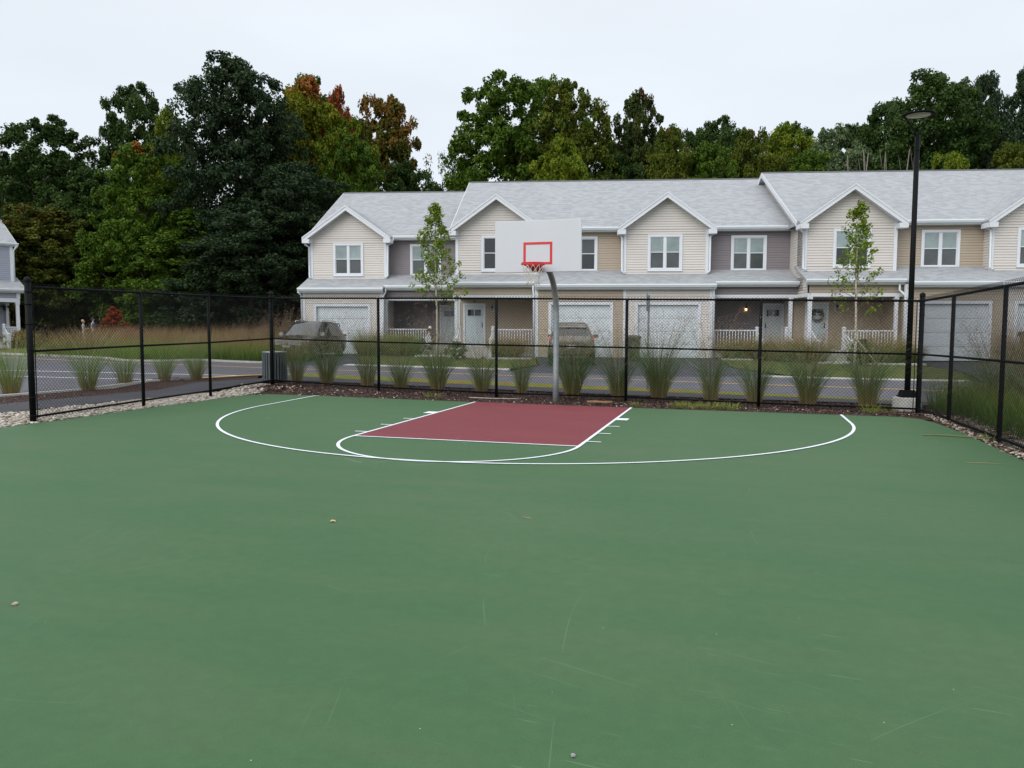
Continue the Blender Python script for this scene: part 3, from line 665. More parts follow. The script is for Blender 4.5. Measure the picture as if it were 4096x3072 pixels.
def wall_with_hole(mb, x0, x1, z0, z1, y, holes=(), **k):
    zs = sorted({z0, z1, *[h[2] for h in holes], *[h[3] for h in holes]})
    zs = [z for z in zs if z0 <= z <= z1]
    for a, b in zip(zs, zs[1:]):
        cur = x0
        for h in sorted(h for h in holes if h[2] < b-1e-4 and h[3] > a+1e-4):
            if h[0] > cur+.01: clap(mb, cur, h[0], a, b, y, **k)
            cur = h[1]
        if cur < x1-.01: clap(mb, cur, x1, a, b, y, **k)
def window(root, x0, x1, z0, z1, y, hi='glass_hi', lo='glass_lo'):
    """white framed pair of double hung sashes; y is the wall plane, outwards is -y"""
    b = MB(); T = .11
    b.box(x0, x1, y-.045, y+.05, z1-T, z1); b.box(x0, x1, y-.045, y+.05, z0, z0+T*.9)
    b.box(x0, x0+T, y-.045, y+.05, z0+T*.9, z1-T); b.box(x1-T, x1, y-.045, y+.05, z0+T*.9, z1-T)
    b.box(x0-.015, x1+.015, y-.06, y+.0, z0-.03, z0-.001)
    xm = (x0+x1)/2; b.box(xm-.045, xm+.045, y-.03, y+.05, z0+T*.9, z1-T)
    zm = (z0+z1)/2+.02
    for a, c in ((x0+T, xm-.045), (xm+.045, x1-T)):
        b.box(a, c, y-.012, y+.05, zm-.018, zm+.018); e_ = .035
        b.box(a, a+e_, y-.008, y+.05, z0+T*.9, z1-T); b.box(c-e_, c, y-.008, y+.05, z0+T*.9, z1-T)
        b.box(a+e_, c-e_, y-.006, y+.05, z1-T-e_, z1-T); b.box(a+e_, c-e_, y-.006, y+.05, z0+T*.9, z0+T*.9+e_)
    wd = b.build('window', M['white'], root)
    for mt, za, zb, yy_ in ((hi, zm, z1-T, y+.012), (lo, z0+T*.9, zm, y+.026)):
        c = MB(); c.box(x0+T, xm-.03, yy_, yy_+.01, za, zb); c.box(xm+.03, x1-T, yy_, yy_+.01, za, zb); c.build('pane', M[mt], wd)
    return (x0+.02, x1-.02, z0+.02, z1-.02)
def downspout(root, pts, m='gutter'):
    b = MB(); b.tube(pts, .05, 6); b.build('downspout', M[m], root)
def gutter(root, x0, x1, y, z, h=.14):
    b = MB(); b.prism([(y+.11, z), (y, z), (y-.015, z-.05), (y+.02, z-h), (y+.11, z-h)], x0, 'x', x1)
    b.box(x0, x1, y+.11, y+.14, z-h-.06, z+.005)
    b.build('gutter', M['gutter'], root)
def column(root, x, y, z0, z1, wd_=.15):
    b = MB(); b.box(x-wd_/2, x+wd_/2, y-wd_/2, y+wd_/2, z0, z1-.05); b.box(x-wd_/2-.025, x+wd_/2+.025, y-wd_/2-.025, y+wd_/2+.025, z1-.12, z1)
    b.box(x-wd_/2-.025, x+wd_/2+.025, y-wd_/2-.025, y+wd_/2+.025, z0, z0+.14); b.build('column', M['white'], root)
def railing(root, x0, x1, y, z0, z1):
    b = MB(); b.box(x0, x1, y-.035, y+.035, z1-.05, z1); b.box(x0, x1, y-.02, y+.02, z0+.08, z0+.12)
    n = int((x1-x0)/.125)
    for i in range(1, n): x = x0+(x1-x0)*i/n; b.box(x-.017, x+.017, y-.017, y+.017, z0+.12, z1-.05)
    b.build('railing', M['white'], root)
def newel(root, x, y, z0, z1):
    b = MB(); b.box(x-.06, x+.06, y-.06, y+.06, z0, z1); b.box(x-.08, x+.08, y-.08, y+.08, z1, z1+.03); b.add([(x-.075, y-.075, z1+.03), (x+.075, y-.075, z1+.03), (x+.075, y+.075, z1+.03), (x-.075, y+.075, z1+.03), (x, y, z1+.09)], [(0, 1, 4), (1, 2, 4), (2, 3, 4), (3, 0, 4)])
    b.build('newel_post', M['white'], root)
def stair_rail(root, x, ya, za, yb, zb, side=1):
    b = MB(); ln = Vector((0, yb-ya, zb-za)).length
    b.tube([(x, ya, za), (x, yb, zb)], .03, 6); b.tube([(x, ya, za-.72), (x, yb, zb-.72)], .025, 6)
    n = max(2, int(abs(yb-ya)/.13))
    for i in range(1, n): t = i/n; y = ya+(yb-ya)*t; z = za+(zb-za)*t; b.box(x-.015, x+.015, y-.015, y+.015, z-.72, z)
    b.build('stair_railing', M['white'], root)
def steps(root, x0, x1, y, z_top, z_g, n=3):
    b = MB(); h = (z_top-z_g)/n
    for i in range(n-0):
        b.box(x0, x1, y-.3*(i+1), y-.3*i if i else y, z_g-.1 if False else z_g-.12, z_top-h*(i)-.02*0-.003*(i+1))
    b.build('step', M['concrete'], root)
def entry_door(root, x0, x1, z0, y, side, wreath=None, glass='glass_dk', m='door'):
    """door with a white surround, one narrow side panel and a two-light window near the head"""
    z1 = z0+2.15; b = MB(); T = .10
    b.box(x0, x0+T, y-.04, y+.03, z0, z1); b.box(x1-T, x1, y-.04, y+.03, z0, z1); b.box(x0+T, x1-T, y-.042, y+.03, z1-T, z1)
    b.box(x0+T, x1-T, y-.03, y+.03, z0, z0+.03)
    sw = .0
    b.build('door_frame', M['white'], root)
    a, c = x0+T+.002, x1-T-.002
    d = MB(); d.box(a, c, y-.005, y+.03, z0+.035, z1-T-.004)
    wl = (c-a); 
    for (p, q, r_, s_) in ((.14, .46, .10, .42), (.54, .86, .10, .42), (.14, .46, .48, .68), (.54, .86, .48, .68)):
        d.box(a+wl*p, a+wl*q, y-.016, y-.006, z0+.035+2.0*r_, z0+.035+2.0*s_)
    d.box(a+wl*.10, a+wl*.90, y-.02, y-.006, z0+1.50, z0+1.535); d.box(a+wl*.10, a+wl*.90, y-.02, y-.006, z0+1.845, z0+1.88)
    d.box(a+wl*.10, a+wl*.10+.035, y-.02, y-.006, z0+1.535, z0+1.845); d.box(a+wl*.90-.035, a+wl*.90, y-.02, y-.006, z0+1.535, z0+1.845)
    d.box(a+wl*.5-.015, a+wl*.5+.015, y-.02, y-.006, z0+1.535, z0+1.845)
    dr = d.build('door', M[m], root)
    g = MB(); g.box(a+wl*.10+.035, a+wl*.90-.035, y-.012, y-.0055, z0+1.536, z0+1.844); g.build('pane', M[glass], dr)
    h = MB(); hx = c-.06 if side > 0 else a+.06
    h.tube([(hx, y-.02, z0+1.02), (hx, y-.06, z0+1.02), (hx-.07*side, y-.06, z0+1.02)], .012, 6); h.box(hx-.02, hx+.02, y-.014, y-.004, z0+.96, z0+1.2)
    h.build('handle', M['black'], dr)
LIT = mat('lit lantern bulb', (1, .6, .25), .4); LIT.node_tree.nodes['Principled BSDF'].inputs['Emission Color'].default_value = (1, .55, .18, 1); LIT.node_tree.nodes['Principled BSDF'].inputs['Emission Strength'].default_value = 14
def lantern(root, x, z, y, lit=False):
    b = MB(); b.box(x-.085, x+.085, y-.02, y, z-.17, z+.11); pl = b.build('lantern_plate', M['white'], root)
    b = MB(); b.tube([(x, y-.02, z+.06), (x, y-.10, z+.16), (x, y-.12, z+.10)], .009, 6)
    b.lathe([(.0, .13), (.02, .11), (.075, .03), (.078, .02)], 8, (x, y-.12, z)); b.lathe([(.05, -.15), (.055, -.14), (.055, -.13), (0, -.13)], 8, (x, y-.12, z))
    for k in range(4): a = pi/4+k*pi/2; b.tube([(x+.06*cos(a), y-.12+.06*sin(a), z+.02), (x+.045*cos(a), y-.12+.045*sin(a), z-.14)], .006, 5)
    ln = b.build('wall_lantern', M['black'], root)
    b = MB(); b.lathe([(0, -.10), (.024, -.08), (.03, -.04), (.02, -.01), (0, 0)], 8, (x, y-.12, z)); b.build('bulb', LIT if lit else M['glass_hi'], ln)
def garage_front(root, x0, x1, y, d0, d1, m, zt=3.66, g0=.36):
    """clapboard wall with a sectional overhead door from d0 to d1"""
    zd = 2.77
    b = MB(); wall_with_hole(b, x0, x1, g0-.05, zt, y, [(d0-.12, d1+.12, g0-.1, zd+.14)]); b.build('siding', M[m], root)
    b = MB(); T = .135
    b.box(d0-T, d0, y-.035, y+.12, g0, zd+T); b.box(d1, d1+T, y-.035, y+.12, g0, zd+T); b.box(d0, d1, y-.035, y+.12, zd, zd+T); b.build('garage_door_frame', M['white'], root)
    b = MB(); n = 4; h = (zd-g0)/n
    for i in range(n):
        b.box(d0, d1, y+.095, y+.13, g0+h*i+.006, g0+h*(i+1)-.006)
        for j in range(4):
            wq = (d1-d0)/4; b.box(d0+wq*j+.08, d0+wq*(j+1)-.08, y+.088, y+.0949, g0+h*i+.10, g0+h*(i+1)-.10)
    gd = b.build('garage_door', M['garage'], root)
    b = MB(); b.box((d0+d1)/2-.08, (d0+d1)/2+.08, y+.07, y+.087, g0+.16, g0+.19); b.build('handle', M['black'], gd)
def trim(root, boxes):
    for x in boxes:
        b = MB(); b.box(*x); b.build('trim', M['white'], root)

PR = lambda v: 3.70+.37*(v+.30)           # height of the lower lean-to roof at v
def gable(root, x0, x1, m, win, ov=.31, sash=('glass_hi', 'glass_lo')):
    """upper storey bay with a cross gable"""
    y = 1.2; xm = (x0+x1)/2; ze = 6.33; pk = 8.0; hw = (x1-x0)/2+ov
    sl = (pk-6.37)/hw
    zt = lambda x: pk-.14-sl*abs(x-xm)
    h = window(root, xm-.80+win, xm+.80+win, 4.40, 6.08, y, *sash)
    b = MB(); wall_with_hole(b, x0, x1, 4.1, 6.30, y, [h])
    def topf(z):
        q = (pk-.13-z)/sl; q = max(0, min(q, (x1-x0)/2)); return (xm-q, xm+q)
    clap(b, x0, x1, 6.30, 7.9, y, top=topf); b.build('siding', M[m], root)
    trim(root, [(x0-.02, x0+.12, y-.03, y+.09, 4.15, 6.36), (x1-.12, x1+.02, y-.03, y+.09, 4.15, 6.36)])
    # side returns of the bay back to the recessed wall
    for xx, o in ((x0, -1), (x1, 1)):
        b = MB(); clap(b, y+.09, 2.2, 4.1, 6.5, xx, axis='y', out=o); b.build('siding', M[m], root)
    # roof slabs running back into the main roof
    b = MB(); yb = 4.75; yf = .80
    for s in (-1, 1):
        e = xm+s*hw; zz = pk-sl*hw
        A = [(xm, yf, pk), (e, yf, zz), (e, yb, zz), (xm, yb, pk)]; B_ = [(p[0], p[1], p[2]-.11) for p in A]
        q = A+B_; f = [(0, 1, 2, 3), (7, 6, 5, 4), (0, 4, 5, 1), (1, 5, 6, 2), (2, 6, 7, 3)]
        b.add(q, f if s < 0 else [tuple(reversed(k)) for k in f])
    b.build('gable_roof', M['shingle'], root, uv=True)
    # rake boards and boxed eave returns
    for s in (-1, 1):
        b = MB(); e = xm+s*(hw+.0); zz = pk-sl*hw; tk = .25
        for (o1, o2, f0, f1) in ((-.035, -.035-tk, yf-.035, yf+.0), (-.02, -.10, yf-.06, yf-.036)):
            b.prism([(xm, pk+o1), (e, zz+o1), (e, zz+o2), (xm, pk+o2)], f0, 'y', f1)
        # soffit under the overhang
        b.add([(xm, yf, pk-.235), (e, yf, zz-.235), (e, y+.02, zz-.235), (xm, y+.02, pk-.235)], [(0, 1, 2, 3), (3, 2, 1, 0)])
        b.box(min(e, e-s*(ov+.06)), max(e, e-s*(ov+.06)), yf-.03, y+.25, zz-.31, zz-.10)
        b.build('rake_board', M['white'], root)
def recess(root, x0, x1, m, win, sash=('glass_hi', 'glass_lo')):
    y = 1.8; h = window(root, win-.82, win+.82, 4.40, 6.08, y, *sash)
    b = MB(); wall_with_hole(b, x0, x1, 4.2, 6.42, y, [h]); b.build('siding', M[m], root)
    gutter(root, x0+.28, x1-.28, 1.30, 6.47)
    b = MB(); b.box(x0, x1, 1.44, 1.8, 6.27, 6.30); b.build('soffit', M['white'], root)
def lower_roof(root, segs, xa, xb):
    """segs: (x0, x1, front v); one lean-to plane, stepped at the front"""
    b = MB()
    for x0, x1, vf in segs:
        p = [(x0, vf, PR(vf)), (x1, vf, PR(vf)), (x1, 1.9, PR(1.9)), (x0, 1.9, PR(1.9))]; q = p+[(a, c, d-.10) for a, c, d in p]
        b.add(q, [(0, 1, 2, 3), (7, 6, 5, 4), (0, 4, 5, 1), (1, 5, 6, 2), (2, 6, 7, 3), (3, 7, 4, 0)])
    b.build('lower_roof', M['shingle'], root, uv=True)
    for x0, x1, vf in segs: gutter(root, x0, x1, vf-.09, PR(vf)+.0, .15)
    for x0, x1, vf in segs:
        b = MB(); b.box(x0+.02, x1-.02, vf+.06, vf+.42, PR(vf)-.24, PR(vf)-.215); b.build('soffit', M['white'], root)
def porch(root, x0, x1, m, door, dside, rail, cols, lamp_x, lit=False, num=None, steps_x=None, dsh=None, zf=.77):
    b = MB(); clap(b, x0, x1, 3.24, 3.66, .34); b.build('siding', M[m], root)
    trim(root, [(x0, x1, .28, .46, 3.09, 3.24)])
    b = MB(); b.box(x0, x1, .46, 2.6, 3.12, 3.16); b.build('porch_ceiling', M['white'], root)
    d0, d1 = door
    b = MB(); wall_with_hole(b, x0, x1, zf, 3.12, 2.6, [(d0+.02, d1-.02, zf-.02, zf+2.13)]); b.build('siding', M[m], root)
    b = MB(); b.box(x0+.01, x1-.01, .22, 2.6, zf-.13, zf); b.build('porch_floor', M['concrete'], root)
    b = MB(); b.box(x0+.02, x1-.02, .27, .30, .2, zf-.13)
    b.build('porch_skirt', M['white'], root)
    for c in cols: column(root, c, .37, zf, 3.09, .15 if c in cols[:1] else .13)
    r0, r1 = rail; railing(root, r0, r1, .37, zf+.02, 1.65)
    entry_door(root, d0, d1, zf, 2.6, dside)
    lantern(root, lamp_x, 2.68, 2.6, lit)
    s0, s1 = steps_x
    steps(root, s0, s1, .22, zf-.02, .34)
    for xx in (s0-.06, s1+.06):
        newel(root, xx, .36, zf, 1.72) if not any(abs(xx-c) < .15 for c in cols) else None
        stair_rail(root, xx, .28, 1.60, -.62, 1.15); newel(root, xx, -.68, .30, 1.18)
def block(name, label, off, x0, x1, bays, u0=0):
    root = thing(name, label, 'townhouses', W(0, off), BA, 'townhouse row')
    # body behind the cladding: side walls, back wall and main roof
    yb = 14.6; yr = 8.2; ze = 6.47; zr = 9.90; sl = (zr-ze)/(yr-1.4)
    b = MB()
    b.box(x0+.02, x1-.02, 2.75, yb, .2, 6.38)
    b.add([(x0+.02, 1.75, 6.38), (x0+.02, yb, 6.38), (x0+.02, yr, zr-.25), (x1-.02, 1.75, 6.38), (x1-.02, yb, 6.38), (x1-.02, yr, zr-.25)], [(0, 1, 2), (3, 5, 4), (0, 2, 5, 3), (1, 4, 5, 2), (0, 3, 4, 1)])
    b.build('house_body', M['cream'], root)
    for xx, o in ((x0, -1), (x1, 1)):
        b = MB(); clap(b, 2.6, yb, .3, 6.3, xx, axis='y', out=o); clap(b, 1.2, 2.6, 3.3 if True else 0, 6.3, xx, axis='y', out=o)
        def tp(z):
            dz = (z-6.30)/sl; return (1.5+dz, 14.9-dz)
        clap(b, 0, 0, 6.3, zr-.28, xx, axis='y', out=o, top=tp)
        clap(b, .46, 2.6, 3.12, 3.98, xx, axis='y', out=o)
        b.build('siding', M['cream'], root)
    b = MB(); e = .30
    for (ya, za, yb_, zb) in ((1.36, ze-.02, yr, zr), (15.0, ze-.02, yr, zr)):
        p = [(x0-e, ya, za), (x1+e-.27*(u0 == 1), ya, za), (x1+e-.27*(u0 == 1), yb_, zb), (x0-e, yb_, zb)]; q = p+[(a, c, d-.12) for a, c, d in p]
        f = [(0, 1, 2, 3), (7, 6, 5, 4), (0, 4, 5, 1), (1, 5, 6, 2), (2, 6, 7, 3), (3, 7, 4, 0)]
        b.add(q, f if ya < yr else [tuple(reversed(k)) for k in f])
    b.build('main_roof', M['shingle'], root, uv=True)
    b = MB(); b.prism([(yr-.13, zr-.045), (yr, zr+.03), (yr+.13, zr-.045)], x0-e, 'x', x1+e-.27*(u0 == 1)); b.build('ridge_cap', mat('dark ridge cap', (.10, .105, .11), .9), root)
    for xx in (x0-e-.025, x1+e) if u0 != 1 else (x0-e-.025,):
        b = MB(); xo = (xx+.025, x0) if xx < x0 else (x1, xx)
        for ya in (1.36, 15.0): b.add([(xo[0], ya, ze-.15), (xo[1], ya, ze-.15), (xo[1], yr, zr-.13), (xo[0], yr, zr-.13)], [(0, 1, 2, 3), (3, 2, 1, 0)])
        for ya, yc_ in ((1.36, yr), (15.0, yr)):
            b.add([(xx, ya, ze-.03), (xx, ya, ze-.26), (xx, yr, zr-.24), (xx, yr, zr-.01), (xx+.025, ya, ze-.03), (xx+.025, ya, ze-.26), (xx+.025, yr, zr-.24), (xx+.025, yr, zr-.01)],
                  [(0, 1, 2, 3), (7, 6, 5, 4), (0, 4, 5, 1), (3, 2, 6, 7), (0, 3, 7, 4), (1, 5, 6, 2)])
        b.build('rake_board', M['white'], root)
    return root

# block A: cream garage gable + grey porch bay, set back at the far end
A_ = block('townhouse_block', 'set back end block, cream gable over a garage beside a mauve grey porch bay', 2.9, -17.93, -9.95, None, 1)
garage_front(A_, -17.93, -13.88, 0, -17.26, -14.57, 'cream')
gable(A_, -17.93, -13.90, 'cream', 0.0); recess(A_, -13.88, -9.95, 'mauve', -11.95)
trim(A_, [(-17.97, -17.83, -.03, .1, .30, 3.60), (-13.95, -13.80, -.03, .1, .30, 3.60)])
lower_roof(A_, [(-18.12, -13.72, -.30), (-13.72, -9.9, .05)], 0, 0)
porch(A_, -13.88, -9.8, 'mauve', (-11.36, -10.22), 1, (-13.62, -11.55), (-13.72, -9.98), -11.62, steps_x=(-11.40, -10.10))
b = MB(); clap(b, 0, 2.6, .3, 3.6, -13.88, axis='y', out=1); b.build('siding', M['cream'], A_); b = MB(); clap(b, 0, 2.6, .3, 3.6, -17.93, axis='y', out=-1); b.build('siding', M['cream'], A_)
downspout(A_, [(-18.18, .95, 6.12), (-18.12, .98, 5.98), (-17.99, 1.13, 5.90), (-17.98, 1.13, 4.35), (-17.90, 1.05, 4.25)])
downspout(A_, [(-13.55, 1.32, 6.33), (-13.62, 1.28, 6.1), (-13.80, 1.12, 5.95), (-13.82, 1.12, 4.38), (-13.95, 1.0, 4.27)])
downspout(A_, [(-13.66, -.02, 3.66), (-13.66, -.0, 3.5), (-13.77, -.02, 3.3), (-13.77, -.02, .45)])
downspout(A_, [(-18.10, -.30, 3.5), (-18.02, -.1, 3.36), (-18.01, -.03, 3.2), (-18.01, -.03, .45)])

# block B: four bays
B_ = block('townhouse_block', 'middle townhouse block behind the hoop, two cream gables between beige and mauve bays', 0, -9.80, 5.93, None)
gable(B_, -9.80, -5.87, 'cream', 0.06, sash=('glass_dk', 'glass_dk')); recess(B_, -5.87, -1.85, 'beige', -3.88, sash=('glass_lo', 'glass_dk'))
gable(B_, -1.85, 2.05, 'cream', -.04); recess(B_, 2.05, 5.95, 'mauve', 4.02)
lower_roof(B_, [(-9.95, -5.95, .05), (-5.95, 2.20, -.30), (2.20, 5.90, .05)], 0, 0)
garage_front(B_, -5.87, -1.85, 0, -5.19, -2.51, 'beige'); garage_front(B_, -1.85, 2.03, 0, -1.25, 1.45, 'cream')
trim(B_, [(-5.95, -5.80, -.03, .1, .30, 3.60), (-1.92, -1.79, -.03, .1, .30, 3.60), (1.95, 2.09, -.03, .1, .30, 3.60)])
b = MB(); clap(b, 0, 2.6, .3, 3.6, -5.87, axis='y', out=-1); b.build('siding', M['beige'], B_)
b = MB(); clap(b, 0, 2.6, .3, 3.6, 2.05, axis='y', out=1); b.build('siding', M['cream'], B_)
porch(B_, -9.80, -5.87, 'beige', (-9.66, -8.54), 1, (-7.83, -6.0), (-9.66, -7.92)[:1], -8.20, steps_x=(-9.45, -8.0))
porch(B_, 2.05, 5.93, 'mauve', (4.90, 5.92), -1, (2.15, 4.14), (5.62,), 4.12, lit=True, steps_x=(4.22, 5.40))
tx_ = bpy.data.curves.new('house_number', 'FONT'); tx_.body = '6'; tx_.size = .2; tx_.extrude = .008
to_ = bpy.data.objects.new('tmp', tx_); COL.objects.link(to_); bpy.context.view_layer.update()
me = bpy.data.meshes.new_from_object(to_.evaluated_get(bpy.context.evaluated_depsgraph_get())); bpy.data.objects.remove(to_)
me.materials.clear(); me.materials.append(M['black'])
nb = bpy.data.objects.new('house_number', me); COL.objects.link(nb); nb.parent = B_; nb.location = (-9.14, 2.57, 2.955); nb.rotation_euler = (pi/2, 0, 0)
downspout(B_, [(-2.08, 1.32, 6.33), (-2.05, 1.25, 6.1), (-1.94, 1.12, 5.95), (-1.93, 1.12, 4.38), (-1.80, 1.0, 4.27)])
downspout(B_, [(2.33, 1.32, 6.33), (2.28, 1.25, 6.1), (2.12, 1.12, 5.95), (2.12, 1.12, 4.38), (1.98, 1.0, 4.27)])
downspout(B_, [(-6.03, .02, 3.66), (-6.03, .0, 3.45), (-6.0, -.06, 3.2), (-6.0, -.06, .45)])
downspout(B_, [(2.12, -.05, 3.56), (2.12, -.05, 3.4), (2.14, -.04, 3.2), (2.14, -.04, .45)])

# block C: runs out of the picture
C_ = block('townhouse_block', 'foremost townhouse block with a tall roof, wreath on its beige porch door', -1.6, 5.93, 21.7, None)
gable(C_, 5.93, 9.85, 'cream', .08, sash=('glass_hi', 'glass_dk')); recess(C_, 9.85, 13.80, 'beige', 11.96)
gable(C_, 13.78, 17.75, 'cream', -.1); recess(C_, 17.75, 21.7, 'mauve', 19.7)
lower_roof(C_, [(5.72, 9.85, .05), (9.85, 17.95, -.30), (17.95, 21.8, .05)], 0, 0)
garage_front(C_, 9.85, 13.78, 0, 10.50, 13.20, 'beige'); garage_front(C_, 13.86, 17.75, 0, 14.36, 17.05, 'cream')
trim(C_, [(9.80, 9.96, -.03, .1, .30, 3.60), (13.75, 13.98, -.03, .1, .30, 3.60), (17.68, 17.82, -.03, .1, .30, 3.60)])
b = MB(); clap(b, 0, 2.6, .3, 3.6, 9.87, axis='y', out=-1); b.build('siding', M['beige'], C_)
porch(C_, 5.95, 9.85, 'beige', (6.45, 7.50), 1, (7.55, 9.55), (6.0, 9.60), 7.86, steps_x=(6.15, 7.40))
porch(C_, 17.75, 21.7, 'mauve', (20.4, 21.4), -1, (17.85, 20.1), (21.55,), 20.2, steps_x=(20.2, 21.3))
trim(C_, [(5.90, 6.02, .28, 2.6, 3.09, 3.24)])
downspout(C_, [(5.66, .95, 6.12), (5.75, 1.0, 5.98), (5.87, 1.12, 5.9), (5.88, 1.12, 4.38), (6.0, 1.0, 4.27)])
downspout(C_, [(13.55, 1.32, 6.33), (13.6, 1.25, 6.1), (13.72, 1.12, 5.95), (13.73, 1.12, 4.38), (13.85, 1.0, 4.27)])
downspout(C_, [(9.62, .12, 3.68), (9.62, .12, 3.35), (9.74, .0, 3.2), (9.8, -.06, 3.1), (9.8, -.06, .45)])

# wreath on the beige door: a thing that hangs there
wx, wz = 6.98, 2.30; wp = W(wx, -1.6+2.6-.07)
wr = thing('wreath', 'green leafy wreath with a pale bow hanging on the door of the foremost porch', 'wreath', (wp.x, wp.y, wz), BA)
vs_ = []; fs_ = []
for k in range(420):
    a = RNG.random()*2*pi; p = RNG.random()*2*pi; R0 = .24+.06*cos(p); c = np.array([R0*cos(a), -.04+.05*sin(p), R0*sin(a)])
    d1 = RNG.normal(size=3); d1 /= np.linalg.norm(d1); d2 = np.cross(d1, RNG.normal(size=3)); d2 /= np.linalg.norm(d2)
    vs_ += [c-d1*.035, c+d2*.013, c+d1*.035, c-d2*.013]; fs_.append([4*k, 4*k+1, 4*k+2, 4*k+3])
npmesh('garland', np.array(vs_), np.array(fs_), mat('wreath green', (.015, .035, .015), .6, var=.4, vscale=30), parent=wr)
b = MB()
for s in (-1, 1): b.add([(0, -.1, .10), (s*.09, -.11, .125), (s*.09, -.11, .085)], [(0, 1, 2), (2, 1, 0)]); b.add([(0, -.1, .10), (s*.04, -.11, .02), (s*.015, -.11, .02)], [(0, 1, 2), (2, 1, 0)])
b.build('bow', M['white'], wr)

# ------------------------------------------------------------------ plants: generators
def leaf_quads(C, Rr, n, size, up=.5, flat=.75, rng=None, aspect=.62):
    """n leaf-sized quads in each ellipsoidal clump; returns verts, per-face clump id, radial depth"""
    rng = rng or RNG
    k = len(C); c = np.repeat(C, n, 0); r = np.repeat(Rr, n)
    d = rng.normal(size=(k*n, 3)); d /= np.linalg.norm(d, axis=1)[:, None]
    rad = rng.random(k*n)**.42
    p = c+d*(rad*r)[:, None]*np.array([1, 1, flat])
    nr = d*.55+np.array([0, 0, up])+rng.normal(size=(k*n, 3))*.5; nr /= np.linalg.norm(nr, axis=1)[:, None]
    t = np.cross(nr, rng.normal(size=(k*n, 3))); t /= np.linalg.norm(t, axis=1)[:, None]; b = np.cross(nr, t)
    s = size*(.6+.8*rng.random(k*n))[:, None]
    V = np.stack([p-t*s, p-b*s*aspect, p+t*s, p+b*s*aspect], 1).reshape(-1, 3)
    return V, np.repeat(np.arange(k), n), rad
def make_tree(name, seed, H, Wd, base, n_clump, n_leaf, leaf, mleaf, mbark, label, cat='tree', trunk=.22, shape='round', group='trees behind the houses', gap=0.0, clump=(.5, 1.0), limbs=12, lobes=26):
    """crown from height base*H to H, half width Wd; leaves gathered in flattened clumps on an uneven envelope"""
    rng = np.random.default_rng(seed); root = thing(name, label, cat, (0, 0, 0), 0, group)
    ph = rng.random(6)*2*pi; am = rng.random(6)*.16+.05
    def env(t, a):
        if shape == 'round': r = math.sin(pi*min(1, max(0, t*.86+.12)))**.62
        elif shape == 'vase': r = (.62+.5*t)*(1 if t < .6 else max(.05, 1-((t-.6)/.42)**2)**.5)
        elif shape == 'cone': r = (1-t)**.8*.95+.05
        else: r = (1-t**2.6)**.5*(.75+.25*min(1, t*3))
        return r*(1+sum(am[i]*math.sin((i+1)*a+ph[i]+t*(3+i)) for i in range(5)))
    big = n_clump >= 80 and H > 8
    C = []; R_c = []; LC = []
    if big:
        # boughs on the envelope, each carrying a shell of leaf clumps, so that light tops stand over dark hollows
        nl = lobes; k = 0
        while len(LC) < nl and k < nl*40:
            k += 1; t = rng.random()**.8; a = rng.random()*2*pi; q = .3+.7*rng.random()**.5
            rr_ = env(t, a)*Wd*.80*q; c = np.array([rr_*cos(a), rr_*sin(a), H*(base+(1-base)*(t*.90+.02))])
            R0 = Wd*(.21+.15*rng.random())*(1.12-.35*t)
            if gap and math.sin(2.3*a+ph[0]+6*t)*math.sin(9*t+ph[1]-a) > 1-gap*1.1: continue
            if any(np.linalg.norm((c-l[0])/np.array([1, 1, .8])) < .36*(R0+l[1]) for l in LC): continue
            LC.append((c, R0))
        for c, R0 in LC:
            m_ = int(n_clump/len(LC)*(R0/(Wd*.27))**2)+2
            for _ in range(m_):
                d = rng.normal(size=3); d /= np.linalg.norm(d)
                if d[2] < -.35: d[2] *= -.6
                C.append(c+d*R0*(.62+.42*rng.random())*np.array([1, 1, .72])); R_c.append(R0*(.26+.20*rng.random()))
        while rng.random() < .998:      # looser leaves between the boughs close the crown
            if len(C) > n_clump*1.45: break
            t = rng.random()**.85; a = rng.random()*2*pi; rr_ = env(t, a)*Wd*.92*(.45+.5*rng.random())
            if gap and math.sin(2.3*a+ph[0]+6*t)*math.sin(9*t+ph[1]-a) > 1-gap*1.1: continue
            C.append(np.array([rr_*cos(a), rr_*sin(a), H*(base+(1-base)*(t*.93+.02))])); R_c.append(Wd*(.06+.08*rng.random()))
    while not big and len(C) < n_clump:
        t = rng.random()**.85; a = rng.random()*2*pi; q = rng.random()
        rr_ = env(t, a)*Wd*(q**.33 if rng.random() < .8 else q**.5)
        if gap and math.sin(3.1*a+ph[0]+7*t)*math.sin(5*t*2+ph[1]+a) > 1-gap: continue
        C.append((rr_*cos(a), rr_*sin(a), H*(base+(1-base)*t)-.05*H*(t > .8))); R_c.append((clump[0]+(clump[1]-clump[0])*rng.random())*Wd*.30)
    C = np.array(C); R_c = np.array(R_c)
    V, cid, rad = leaf_quads(C, R_c, n_leaf, leaf, rng=rng, up=.75, flat=.7)
    nf = len(V)//4; tint = .5+.10*rng.normal(size=len(C))[cid]+.10*rng.normal(size=nf)
    # slow colour drift through the crown
    Pm = V.reshape(-1, 4, 3).mean(1); tint += .10*np.sin(Pm[:, 0]*.5+ph[2])*np.cos(Pm[:, 2]*.45+ph[3])
    hgt = (Pm[:, 2]/H)
    npmesh('crown', V, np.arange(nf*4).reshape(-1, 4), mleaf, attr={'tint': np.clip(tint, 0, 1), 'hgt': hgt}, domain='FACE', parent=root)
    b = MB(); top = H*(base+(1-base)*.72)
    jit = [(0, 0)]+[(rng.normal()*.12*H/20, rng.normal()*.12*H/20) for _ in range(5)]
    pts = [(jit[i][0]*i, jit[i][1]*i, -0.3+(top+.3)*i/5) for i in range(6)]
    b.tube(pts, [trunk*(1-.15*i) for i in range(6)], 8)
